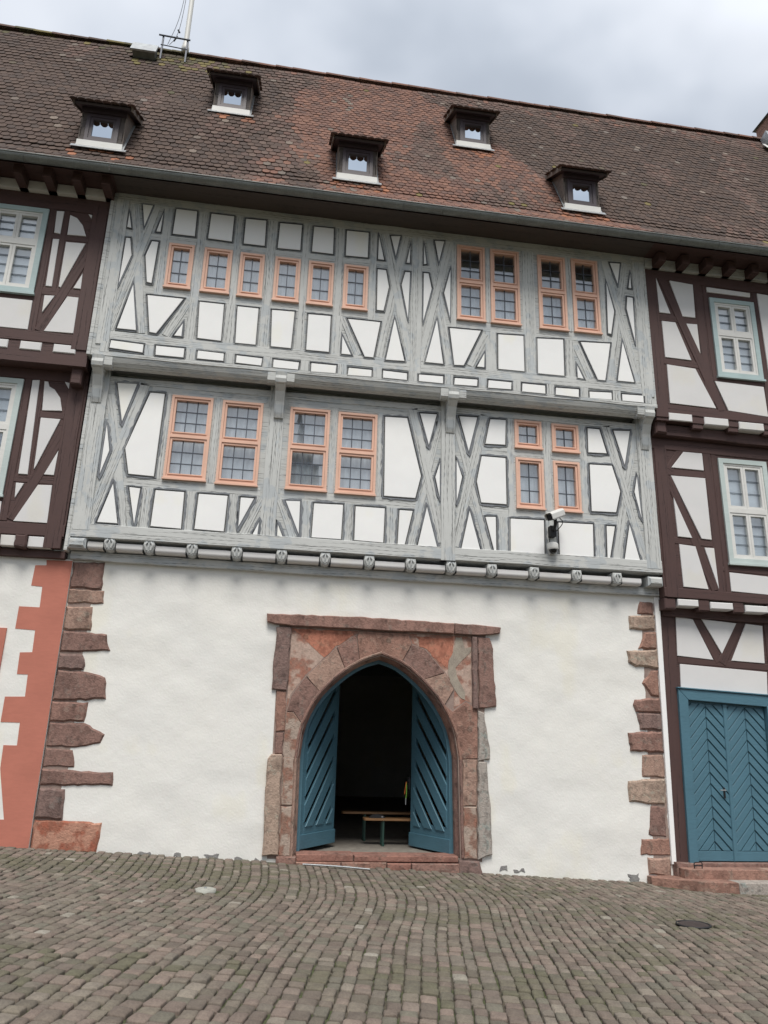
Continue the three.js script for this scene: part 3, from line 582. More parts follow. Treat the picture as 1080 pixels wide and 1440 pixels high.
  part(h, 'spandrel_panel', prism([[0.295, 2.1], [0.34, 2.33], [0.545, 2.62], [0.99, 3.075], [1.33, 3.30], [1.33, clipTop], [0.295, clipTop]], -0.1, 0.004, 0.002), M.flake);
  part(h, 'red_limewash', prism(roughen([[0.32, 3.325], [0.82, 2.905], [1.00, 3.085], [1.27, 3.27], [1.23, 3.325]], 0.07, 0.010, 61), -0.01, 0.0075, 0), M.redWash);
  part(h, 'spandrel_panel', prism([[2.14, clipTop], [2.20, 3.18], [2.41, 3.11], [2.73, 2.76], [2.88, 2.51], [2.87, 2.2], [3.06, 2.33], [3.16, 2.30], [3.16, clipTop]], -0.1, 0.004, 0.002), M.flake);
  part(h, 'red_limewash', prism(roughen([[2.26, 3.30], [2.86, 3.31], [2.84, 3.05], [2.74, 2.83], [2.62, 2.92], [2.48, 3.06], [2.32, 3.14]], 0.06, 0.02, 62), -0.01, 0.0075, 0), M.redWash);
  part(h, 'mortar_patch', prism(roughen([[2.90, 3.315], [2.87, 3.10], [2.79, 2.96], [2.77, 2.75], [2.82, 2.60], [2.95, 2.40], [3.04, 2.345], [3.05, 2.45], [2.93, 2.68], [2.90, 2.83], [3.0, 2.96], [3.15, 3.09], [3.15, 3.18], [3.05, 3.14], [3.0, 3.315]], 0.06, 0.008, 63), -0.01, 0.0095, 0.001), M.mortar);
  // roll-and-hollow moulding swept round jambs and arch, in stone-long lengths
  const path = [[0.565, 0.08], [0.56, 0.45], [0.555, 0.9], ...ARCH, [2.91, 0.9], [2.92, 0.45], [2.93, 0.08]];
  const nrm = path.map((p, i) => { const a = path[Math.max(0, i - 1)], b = path[Math.min(path.length - 1, i + 1)], L = Math.hypot(b[0] - a[0], b[1] - a[1]); return [-(b[1] - a[1]) / L, (b[0] - a[0]) / L]; });
  const apex = 3 + 14; nrm[apex] = [0, 1.12];
  const sweep = (i0, i1, prof, m, name, parent) => {
    const pos = [], uv = []; let s = 0; const pt = (i, k) => [path[i][0] + nrm[i][0] * prof[k][0], path[i][1] + nrm[i][1] * prof[k][0], prof[k][1]];
    for (let i = i0; i < i1; i++) { const ds = Math.hypot(path[i + 1][0] - path[i][0], path[i + 1][1] - path[i][1]); for (let k = 0; k + 1 < prof.length; k++) { const a = pt(i, k), b = pt(i, k + 1), c = pt(i + 1, k), d = pt(i + 1, k + 1); for (const [q, u, v] of [[a, s, k], [b, s, k + 1], [c, s + ds, k], [b, s, k + 1], [d, s + ds, k + 1], [c, s + ds, k]]) { pos.push(...q); uv.push(u, v * 0.06); } } s += ds; }
    const g = new THREE.BufferGeometry(); g.setAttribute('position', new THREE.Float32BufferAttribute(pos, 3)); g.setAttribute('uv', new THREE.Float32BufferAttribute(uv, 2)); g.computeVertexNormals(); return part(parent, name, g, m);
  };
  const mould = [[0.10, -0.10], [0.098, 0.018], [0.085, 0.034], [0.062, 0.03], [0.05, 0.006], [0.048, -0.03], [0.03, -0.09], [0.008, -0.13], [0, -0.15], [0, -0.34], [0.06, -0.5]];
  const cuts = [0, 3, 8, 12, 17, 22, 26, 31, 34], ms = [3, 1, 2, 3, 1, 2, 0, 2];
  for (let q = 0; q < 8; q++) sweep(cuts[q], cuts[q + 1], mould, stones[ms[q]], 'arch_moulding', h);
  // threshold in two courses
  for (const [a, b, m] of [[0.555, 1.38, 6], [1.39, 2.93, 6]]) part(h, 'threshold_stone', prism(rectPts(a, b - 0.004, 0.025, 0.118 - 0.012 * (a > 1)), -0.36, 0.06, 0.01), stones[m]);
  for (const [a, b, m] of [[0.555, 1.20, 0], [1.205, 1.86, 0], [1.865, 2.22, 6], [2.225, 2.94, 1]]) part(h, 'threshold_stone', prism(rectPts(a, b - 0.005, -0.2, 0.022 - 0.01 * (a > 1.5)), -0.3, 0.11, 0.012), stones[m]);
  // gate: blue frame lining the arch, two leaves standing open inwards
  const gate = sub(h, 'gate', 'dark blue arched double gate standing open');
  sweep(0, path.length - 1, [[0.0, -0.26], [-0.05, -0.26], [-0.05, -0.33], [0.0, -0.33]], M.blue, 'frame', gate);
  const leaf = (hx, hz, ang, dir, bottom) => {
    const W = 1.10, o = sub(gate, 'leaf'), top = u => archTop(dir > 0 ? 0.56 + u + 0.03 : 2.90 - u - 0.03) - 0.05, T = 0.05;
    const line = (u0, u1) => { const a = []; for (let i = 0; i <= 12; i++) { const u = lerp(u0, u1, i / 12); a.push([u, top(u) - bottom]); } return a; };
    const P = (pts, z0, z1, b = 0.004) => { const g = prism(ccw(pts), z0, z1, b); if (dir < 0) { g.scale(-1, 1, 1); const p = g.attributes.position.array, n = g.attributes.normal, q = g.attributes.uv.array; for (let i = 0; i < p.length; i += 9) for (let k = 0; k < 3; k++) { const t = p[i + k]; p[i + k] = p[i + 3 + k]; p[i + 3 + k] = t; } for (let i = 0; i < q.length; i += 6) for (let k = 0; k < 2; k++) { const t = q[i + k]; q[i + k] = q[i + 2 + k]; q[i + 2 + k] = t; } g.computeVertexNormals(); } return g; };
    // each piece is a mesh under the leaf's merged frame; slats are single
    const list = [P([[0, 0], [0.13, 0], ...line(0.13, 0).map(p => p)], -T, 0), P([[W - 0.12, 0.2], [W, 0.2], [W, top(W) - bottom], [W - 0.12, top(W - 0.12) - bottom]], -T, 0), P([[0.13, 0.2], [W - 0.12, 0.2], [W - 0.12, 0.36], [0.13, 0.36]], -T, 0)];
    const ar = line(0.10, W - 0.1), arI = ar.map(p => [p[0], p[1] - 0.12]).reverse(); list.push(P([...arI, ...ar], -T, -0.003));
    const pieces = [['stile_frame', merge(list)], ['kick_board', P([[0.006, 0.0], [W + 0.012, 0.0], [W + 0.012, 0.2], [0.006, 0.2]], -T, 0.022)]];
    const inner = [[0.10, 0.30], [W - 0.09, 0.30], ...line(W - 0.09, 0.10).map(p => [p[0], p[1] - 0.06])];
    const sl = 1.12; for (let c = -1.6; c < 2.7; c += 0.37) {     // slats climbing towards the middle of the gate
      const q = clipPoly([[-0.2, c + sl * -0.2], [1.4, c + sl * 1.4], [1.4, c + 0.245 + sl * 1.4], [-0.2, c + 0.245 + sl * -0.2]], inner); if (q.length > 2 && Math.abs(area(q)) > 0.006) pieces.push(['slat', P(q, -0.018, 0.016, 0.005)]);
    }
    for (const [n, g] of pieces) { const m = part(gate, n, g, M.blue); m.position.set(hx, bottom, hz); m.rotation.y = ang; }
    gate.remove(o);
  };
  leaf(0.60, -0.30, 1.00, 1, 0.135);
  leaf(2.885, -0.24, -1.16, -1, 0.10);
  const kx = 2.885 - 1.12 * Math.cos(1.16), kz = -0.24 - 1.12 * Math.sin(1.16);
  const lock = sub(h, 'lock'); part(lock, 'lock_plate', box(kx - 0.03, kx - 0.01, 0.95, 1.15, kz - 0.02, kz + 0.04), M.iron); part(lock, 'handle', tube([[kx - 0.02, 1.08, kz + 0.02], [kx - 0.07, 1.08, kz + 0.02], [kx - 0.08, 1.08, kz + 0.08]], 0.009, 10, 6), M.iron);
}

{ // grey house, jettied lower storey (z 0.25) and upper storey (z 0.55)
  const h = grey, W2 = [[-2.175, -1.755, 8.78, 9.63], [-1.585, -1.12, 8.77, 9.62], [-0.985, -0.575, 8.76, 9.605], [-0.395, 0.04, 8.75, 9.60], [0.18, 0.615, 8.75, 9.595], [0.79, 1.215, 8.735, 9.605], [2.80, 3.31, 8.765, 10.285], [3.415, 3.95, 8.77, 10.28], [4.30, 4.825, 8.76, 10.275], [4.945, 5.45, 8.77, 10.285]];
  const W1 = [[-1.87, -1.215, 5.545, 6.98], [-1.06, -0.405, 5.525, 6.965], [0.04, 0.70, 5.52, 6.95], [0.84, 1.495, 5.515, 6.94], [3.885, 4.37, 6.575, 7.085], [4.555, 5.04, 6.565, 7.075], [3.89, 4.38, 5.49, 6.385], [4.555, 5.03, 5.485, 6.38]];
  const holeOf = w => rectPts(w[0] + 0.01, w[1] - 0.01, w[2] + 0.01, w[3] - 0.01).reverse();
  part(h, 'framing_backing', prism(rectPts(XL - 0.03, XR, 7.42, 10.52), 0.38, 0.545, 0, W2.map(holeOf)), M.greyBacking);
  part(h, 'framing_backing', prism(rectPts(XL, XR, 4.50, 7.22), 0.08, 0.245, 0, W1.map(holeOf)), M.greyBacking);
  room(h, XL + 0.1, XR - 0.1, 7.46, 10.3, -3.5, 0.36, M.interior); room(h, XL + 0.1, XR - 0.1, 4.6, 7.1, -3.5, 0.07, M.interior); part(h, 'floor_boards', box(XL, XR, 7.405, 7.44, 0.0, 0.4), M.grey); part(h, 'recess_wall', box(XL, XR, 7.1, 7.41, -0.05, 0.0), M.grey);
  const T = (n, x0, y0, x1, y1, w, z, d = 0) => part(h, n, timber(x0, y0, x1, y1, w, z - 0.10, z + d), M.grey);
  // upper storey
  let z = 0.55;
  T('top_plate', XL + 0.02, 10.42, XR - 0.01, 10.42, 0.19, z, 0.006); T('sill_beam', XL + 0.05, 7.765, XR - 0.05, 7.765, 0.20, z, 0.007); T('ledger', XL - 0.02, 7.45, XR, 7.45, 0.075, z, 0.012);
  for (const [a, b] of [[-2.3, -1.62], [-1.6, -1.1], [-1.08, -0.52], [-0.5, 0.1], [0.12, 0.68], [0.7, 1.3]]) { T('rail', a, 9.715, b, 9.715, 0.15, z); T('rail', a, 8.665, b, 8.665, 0.17, z); }
  for (const [a, b, y] of [[2.7, 3.4, 8.67], [3.4, 4.1, 8.66], [4.15, 4.9, 8.66], [4.9, 5.6, 8.67]]) T('rail', a, y, b, y, 0.17, z);
  for (const [a, b] of [[-2.9, -2.3], [1.33, 2.0], [2.15, 2.4], [5.95, 6.15]]) T('rail', a, 9.705, b, 9.705, 0.15, z);
  for (const [x, w] of [[-2.25, 0.15], [-1.67, 0.16], [-1.055, 0.12], [-0.485, 0.16], [0.11, 0.12], [0.70, 0.16], [1.295, 0.13], [2.745, 0.10], [4.12, 0.24], [5.52, 0.10]]) T('stud', x, 7.86, x + (R() - 0.5) * 0.015, 10.34, w, z, 0.003);
  for (const [x, y0, y1, w] of [[3.365, 8.76, 10.3, 0.09], [4.885, 8.76, 10.3, 0.10], [3.40, 7.86, 8.58, 0.2], [4.84, 7.86, 8.58, 0.16], [-1.06, 7.86, 8.58, 0.2], [0.72, 7.86, 8.58, 0.16]]) T('stud', x, y0, x, y1, w, z, 0.0045);
  T('post', -3.005, 7.62, -3.02, 10.38, 0.22, z, 0.012); T('post', 2.075, 7.62, 2.08, 10.36, 0.20, z, 0.010); T('post', 6.245, 7.62, 6.25, 10.38, 0.24, z, 0.012);
  for (const [a, b, c, d, w, e] of [[-2.93, 7.88, -2.46, 10.33, 0.14, 6], [-2.44, 7.88, -2.82, 10.33, 0.14, 4], [-2.05, 7.88, -1.76, 8.56, 0.14, 6], [0.83, 8.54, 1.10, 7.87, 0.14, 6], [1.50, 10.33, 1.98, 7.87, 0.15, 7], [1.45, 7.87, 1.87, 10.33, 0.13, 4], [2.17, 7.87, 2.65, 10.33, 0.15, 7], [2.66, 7.87, 2.29, 10.33, 0.13, 4], [3.03, 7.88, 3.31, 8.52, 0.13, 6], [4.96, 8.5, 5.20, 7.87, 0.14, 6], [5.61, 10.33, 6.09, 7.87, 0.15, 7], [5.57, 7.87, 5.99, 10.33, 0.13, 4]]) T('brace', a, b, c, d, w, z, e / 1000);
  for (const p of PANELS_UPPER) panel(h, p, z, M.infill, true, 0.008);
  for (const p of PANELS_STRIP) panel(h, p, z, M.infill, true, 0.01);
  for (const x of [-2.96, -2.27, -1.62, -0.995, -0.39, 0.225, 0.84, 1.43, 2.035, 2.655, 3.245, 3.845, 4.45, 5.06, 5.66, 6.25]) T('joist_end', x, 7.48, x, 7.67, 0.15, z, 0.0135);
  for (const [i, w] of W2.entries()) i < 6 ? orangeWindow(h, w[0], w[1], w[2], w[3], z, 2, 3, false, 0) : orangeWindow(h, w[0], w[1], w[2], w[3], z, 2, 3, true, 0.74);
  part(h, 'side_board', box(XL - 0.09, XL - 0.032, 7.42, 10.5, 0.30, 0.555), M.grey);
  // moulded girder carrying the upper storey: chamfered between stops at the consoles
  const cons = [-3.03, -0.15, 2.74, 6.25];
  const girder = (x0, x1, prof, n) => { const s = new THREE.Shape(prof.map(p => new THREE.Vector2(-p[0], p[1]))), g = new THREE.ExtrudeGeometry(s, { depth: x1 - x0, bevelEnabled: false, steps: n }); g.rotateY(Math.PI / 2); g.translate(x0, 0, 0); const u = g.attributes.uv, p = g.attributes.position; for (let i = 0; i < u.count; i++) u.setXY(i, p.getX(i), p.getY(i) + p.getZ(i)); return g; };
  const solid = [[0.35, 7.41], [0.35, 7.265], [0.50, 7.235], [0.545, 7.27], [0.555, 7.41]], cham = [[0.35, 7.41], [0.35, 7.275], [0.42, 7.25], [0.475, 7.28], [0.52, 7.335], [0.548, 7.40], [0.548, 7.41]];
  for (let k = 0; k < 3; k++) { const a = cons[k], b = cons[k + 1]; part(h, 'girder', girder(a + 0.22, b - 0.22, cham, 6), M.grey); for (const [p, q] of [[a, a + 0.219], [b - 0.219, b]]) part(h, 'girder_stop', girder(p + (p === a ? 0.085 : 0), q - (q === b ? 0.085 : 0), solid, 1), M.grey); }
  for (const x of cons) {
    const c = sub(h, 'console'), pr = (pts, w) => { const s = new THREE.Shape(pts.map(p => new THREE.Vector2(-p[0], p[1]))), g = new THREE.ExtrudeGeometry(s, { depth: w - 0.012, bevelEnabled: true, bevelThickness: 0.006, bevelSize: 0.006, bevelOffset: -0.006, bevelSegments: 1 }); g.rotateY(Math.PI / 2); g.translate(x - w / 2 + 0.006, 0, 0); return g; };
    part(c, 'bracket', pr([[0.24, 6.72], [0.30, 6.72], [0.33, 6.80], [0.37, 6.98], [0.44, 7.14], [0.53, 7.22], [0.24, 7.26]], 0.155), M.grey);
    part(c, 'carved_head', pr([[0.24, 7.22], [0.50, 7.215], [0.565, 7.24], [0.585, 7.30], [0.57, 7.36], [0.585, 7.42], [0.24, 7.42]], 0.18), M.grey);
  }
  // lower storey
  z = 0.25;
  T('top_plate', XL + 0.18, 7.16, XR - 0.2, 7.16, 0.12, z, 0.007); T('sill_beam', XL + 0.02, 4.615, XR - 0.01, 4.615, 0.21, z, 0.03);
  T('rail', -2.45, 5.435, -0.35, 5.425, 0.19, z); T('rail', -0.03, 5.415, 2.2, 5.405, 0.19, z); T('rail', 3.3, 5.385, 5.65, 5.385, 0.18, z); T('rail', 3.3, 6.47, 3.85, 6.47, 0.17, z); T('rail', 3.85, 6.48, 5.1, 6.475, 0.15, z); T('rail', 5.15, 6.475, 5.62, 6.475, 0.17, z);
  T('rail', -2.2, 7.045, -0.36, 7.03, 0.12, z, 0.002); T('rail', 0.0, 7.02, 2.0, 7.01, 0.12, z, 0.002);
  for (const [x, y0, y1, w] of [[-1.935, 5.52, 7.0, 0.09], [-1.137, 5.52, 7.0, 0.12], [0.77, 5.5, 7.0, 0.11], [1.56, 5.5, 7.0, 0.09], [3.80, 4.7, 7.12, 0.12], [4.465, 5.47, 7.12, 0.14], [5.125, 5.47, 7.12, 0.14], [-2.07, 4.7, 5.36, 0.19], [-1.405, 4.7, 5.36, 0.18], [-0.75, 4.7, 5.36, 0.17], [0.405, 4.7, 5.34, 0.18], [1.085, 4.7, 5.34, 0.18], [1.775, 4.7, 5.33, 0.19], [3.645, 4.7, 5.31, 0.19], [4.48, 4.68, 5.30, 0.22], [5.325, 4.68, 5.30, 0.19]]) T('stud', x, y0, x + (R() - 0.5) * 0.012, y1, w, z, 0.003);
  T('post', -2.975, 4.62, -3.0, 7.32, 0.25, z, 0.034); T('post', -0.19, 4.66, -0.18, 7.3, 0.25, z, 0.010); T('post', 2.715, 4.5, 2.715, 7.32, 0.24, z, 0.034); T('post', 6.25, 4.58, 6.25, 7.32, 0.26, z, 0.034);
  for (const [a, b, c, d, w, e] of [[-2.87, 4.72, -2.32, 7.13, 0.16, 7], [-2.37, 4.72, -2.84, 6.9, 0.14, 4], [-0.56, 4.72, -0.33, 5.33, 0.12, 5], [-0.02, 5.33, 0.22, 4.72, 0.13, 5], [2.10, 7.12, 2.61, 4.80, 0.16, 7], [2.09, 4.72, 2.60, 7.12, 0.14, 4], [2.83, 4.75, 3.36, 7.12, 0.16, 7], [2.84, 7.0, 3.40, 4.72, 0.14, 4], [5.56, 7.12, 6.10, 4.72, 0.16, 7], [5.59, 4.70, 6.10, 7.1, 0.14, 4]]) T('brace', a, b, c, d, w, z, e / 1000);
  for (const p of PANELS_LOWER) panel(h, p, z, M.infill, true, 0.03);
  for (const [i, w] of W1.entries()) i < 4 ? orangeWindow(h, w[0], w[1], w[2], w[3], z, 3, 3, true, 0) : orangeWindow(h, w[0], w[1], w[2], w[3], z, 2, i < 6 ? 2 : 3, false, 0);
  part(h, 'side_board', box(XL - 0.05, XL - 0.002, 4.3, 7.3, 0.0, 0.25), M.grey);
  // row of carved joist ends with coved plaster between
  const js = [-2.53, -1.95, -1.31, -0.63, 0.06, 0.74, 1.44, 2.11, 2.77, 3.45, 4.16, 4.89, 5.59];
  const joist = (() => { const s = new THREE.Shape(); const q = [[-0.078, 0.09], [-0.085, 0.02], [-0.08, -0.05], [-0.055, -0.098], [0, -0.115], [0.055, -0.098], [0.08, -0.05], [0.085, 0.02], [0.078, 0.09]]; s.setFromPoints(q.map(p => new THREE.Vector2(...p))); const g = new THREE.ExtrudeGeometry(s, { depth: 0.21, bevelEnabled: true, bevelThickness: 0.02, bevelSize: 0.02, bevelOffset: -0.02, bevelSegments: 2 }); return g; })();
  const carve = merge([tube([[-0.02, 0.06, 0], [-0.055, 0.015, 0.006], [-0.03, -0.07, -0.004]], 0.019, 10, 6), tube([[0.02, 0.06, 0], [0.055, 0.015, 0.006], [0.03, -0.07, -0.004]], 0.019, 10, 6), tube([[0, 0.05, -0.004], [0, 0.0, 0.006], [0, -0.085, -0.004]], 0.013, 8, 6)]);
  for (const x of js) { const y = 4.415 - 0.006 * (x - 1), o = part(h, 'joist_end', joist, R() < 0.5 ? M.grey : M.greyBacking); o.position.set(x, y, 0.035); o.rotation.z = (R() - 0.5) * 0.08; const c = part(o, 'carving', carve, M.grey); c.position.z = 0.233; }
  const all = [-2.86, ...js, 6.12];
  for (let k = 0; k + 1 < all.length; k++) {
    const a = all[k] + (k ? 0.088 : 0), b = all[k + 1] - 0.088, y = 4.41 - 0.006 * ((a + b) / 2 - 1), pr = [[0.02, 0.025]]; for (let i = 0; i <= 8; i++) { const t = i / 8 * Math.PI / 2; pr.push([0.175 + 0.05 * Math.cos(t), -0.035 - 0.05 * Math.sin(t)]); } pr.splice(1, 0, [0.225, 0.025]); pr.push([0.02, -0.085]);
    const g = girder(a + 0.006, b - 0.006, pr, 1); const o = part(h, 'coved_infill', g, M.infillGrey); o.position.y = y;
    const e = part(o, 'painted_line', merge([box(a, a + 0.006, -0.085, 0.025, 0.02, 0.228), box(b - 0.006, b, -0.085, 0.025, 0.02, 0.228)]), M.line);
  }
  for (const [x, w] of [[-3.0, 0.26], [6.26, 0.26]]) { const o = part(h, 'corner_joist', prism(rectPts(x - w / 2, x + w / 2, x < 0 ? 4.34 : 4.29, x < 0 ? 4.505 : 4.445), 0.0, 0.285, 0.035), M.grey); part(o, 'carving', box(x - w / 2 + 0.03, x + w / 2 - 0.03, x < 0 ? 4.38 : 4.33, x < 0 ? 4.46 : 4.40, 0.27, 0.296), M.grey); }
  part(h, 'wall_plate', timber(XL + 0.02, 4.265, XR, 4.225, 0.13, -0.05, 0.085), M.grey);
}

function brownHouse(h, x0, x1, up, upZ, low, lowZ, wins, extra) {
  const hole = w => rectPts(w[0] + 0.03, w[1] - 0.03, w[2] + 0.03, w[3] - 0.03).reverse();
  part(h, 'framing_backing', prism(rectPts(x0, x1, 7.22, 10.52), upZ - 0.17, upZ - 0.005, 0, [hole(wins[0])]), M.brown);
  part(h, 'framing_backing', prism(rectPts(x0, x1, extra.low0, 7.30), lowZ - 0.17, lowZ - 0.005, 0, [hole(wins[1])]), M.brown);
  room(h, x0 + 0.1, x1 - 0.1, 7.46, 10.3, -3.4, upZ - 0.18, M.interior); room(h, x0 + 0.1, x1 - 0.1, extra.low0 + 0.15, 7.15, -3.4, lowZ - 0.18, M.interior);
  for (const [n, a, b, c, d, w, z, e] of extra.timbers) part(h, n, timber(a, b, c, d, w, z - 0.10, z + e / 1000, 0.004), M.brown);
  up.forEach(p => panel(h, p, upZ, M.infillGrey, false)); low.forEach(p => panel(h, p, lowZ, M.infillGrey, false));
  const cw = extra.cw; wins.forEach((w, i) => whiteWindow(h, w[0], w[1], w[2], w[3], i ? lowZ : upZ, i ? extra.tr1 : extra.tr0, cw, i ? M.tealPale : M.teal));
}
// plaster-wrapped block between joist ends, with its soffit
const block = (h, x0, x1, y0, y1, zb, zf) => part(h, 'joist_infill', (() => { const g = prism(rectPts(x0, x1, y0, y1), zb, zf, 0.012); return g; })(), M.infillGrey);
{ // left brown house
  const h = left, u = 0.5, l = 0.22, a = -8.5, b = -3.21;
  brownHouse(h, a, b, LEFT_UPPER.slice(0, 9).map((p, i) => i === 8 ? [[-5.02, 8.29], [-4.18, 8.29], [-4.17, 7.77], [-5.02, 7.77]] : p), u, LEFT_LOWER.slice(0, 8).map((p, i) => i === 7 ? [[-5.05, 4.99], [-4.18, 4.99], [-4.17, 4.70], [-5.05, 4.70]] : p), l,
    [[-5.095, -4.18, 8.42, 10.04], [-5.095, -4.18, 5.09, 7.03]],
    { low0: 4.48, tr0: 0.59, tr1: 0.58, cw: 0.085, timbers: [['top_plate', a, 10.2, b, 10.2, 0.28, u, 12], ['sill_beam', a, 7.67, b, 7.67, 0.19, u, 10], ['post', -3.36, 7.5, -3.37, 10.3, 0.24, u, 14], ['post', -4.115, 7.75, -4.115, 10.1, 0.11, u, 8], ['stud', -3.895, 8.5, -3.895, 10.1, 0.09, u, 5], ['rail', -4.1, 9.545, -3.45, 9.54, 0.11, u, 3], ['rail', -4.1, 8.505, -3.45, 8.51, 0.14, u, 3], ['brace', -4.0, 7.77, -3.46, 9.30, 0.16, u, 9],
      ['top_plate', a, 7.16, b, 7.16, 0.22, l, 12], ['sill_beam', a, 4.59, b, 4.59, 0.19, l, 10], ['post', -3.36, 4.32, -3.37, 7.1, 0.25, l, 14], ['post', -4.115, 4.7, -4.115, 7.05, 0.11, l, 8], ['stud', -3.885, 5.4, -3.9, 7.05, 0.09, l, 5], ['rail', -4.1, 6.465, -3.45, 6.465, 0.11, l, 3], ['rail', -4.1, 5.385, -3.45, 5.385, 0.13, l, 3], ['brace', -4.0, 4.72, -3.46, 6.2, 0.16, l, 9]] });
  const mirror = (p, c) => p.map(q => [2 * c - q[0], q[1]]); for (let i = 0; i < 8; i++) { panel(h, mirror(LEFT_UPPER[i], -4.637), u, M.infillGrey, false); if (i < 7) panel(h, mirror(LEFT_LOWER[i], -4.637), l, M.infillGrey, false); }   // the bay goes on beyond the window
  for (const [p, q] of [[-4.95, -4.42], [-4.24, -3.92], [-3.74, -3.40]]) block(h, p, q, 7.42, 7.565, 0.18, u + 0.012);
  for (const x of [-5.04, -4.33, -3.83]) part(h, 'joist_end', prism(rectPts(x - 0.08, x + 0.08, 7.40, 7.57), 0.1, u - 0.03, 0.01), M.brown);
  part(h, 'girder', timber(a, 7.32, b, 7.32, 0.19, 0.05, 0.36), M.brown); part(h, 'corner_console', prism([[-3.44, 7.5], [-3.44, 6.95], [-3.27, 6.95], [-3.27, 7.5]], 0.1, 0.42, 0.02), M.brown);
  for (const [p, q] of [[-5.0, -4.22], [-4.14, -3.89], [-3.71, -3.38]]) block(h, p, q, 4.315, 4.485, 0.0, l + 0.004);
  for (const x of [-4.18, -3.80]) part(h, 'joist_end', prism(roughen(rectPts(x - 0.08, x + 0.08, 4.29, 4.49), 0.06, 0.012, 9), 0.0, l + 0.06, 0.02), M.brown);
  part(h, 'wall_plate', timber(a, 4.245, b + 0.03, 4.245, 0.12, -0.05, 0.13), M.brown);
  part(h, 'plaster_wall', prism(rectPts(a, -3.075, -0.3, 4.2), -0.5, 0.045, 0.004), M.plaster);
  const S = PAINTED_QUOINS[0].map(p => [p[0], p[1]]); S[2] = [-3.0765, 0.14]; S[0] = [-3.0765, 4.18]; S[1] = [-3.0765, 2.85]; S.splice(3, 7, [-3.6, 0.16], [-3.6, 0.52], [-3.45, 0.52]);
  part(h, 'painted_corner_blocks', prism(S.map(p => [Math.min(p[0], -3.0765), p[1]]), 0.03, 0.0495, 0), M.salmon, 'salmon painted corner blocks');
  part(h, 'base_stone', box(-8.4, -3.1, -0.1, 0.165, -0.2, 0.06), stones[4]);
  const w = sub(h, 'window'); part(w, 'stone_surround', merge(rectFrame(-4.95, -3.84, 1.75, 3.12, 0.16, -0.05, 0.075)), M.salmon); part(w, 'pane', box(-4.79, -4.0, 1.91, 2.96, 0.046, 0.052), M.coatedGlass);
  for (let x = -8.3; x < -3.2; x += 0.46) part(h, 'rafter_foot', prism(rectPts(x - 0.07, x + 0.07, 10.34, 10.52), 0.3, 0.95, 0.008), M.brown);
  part(h, 'eaves_infill', box(a, b, 10.34, 10.5, 0.3, 0.6), M.infillGrey);
}
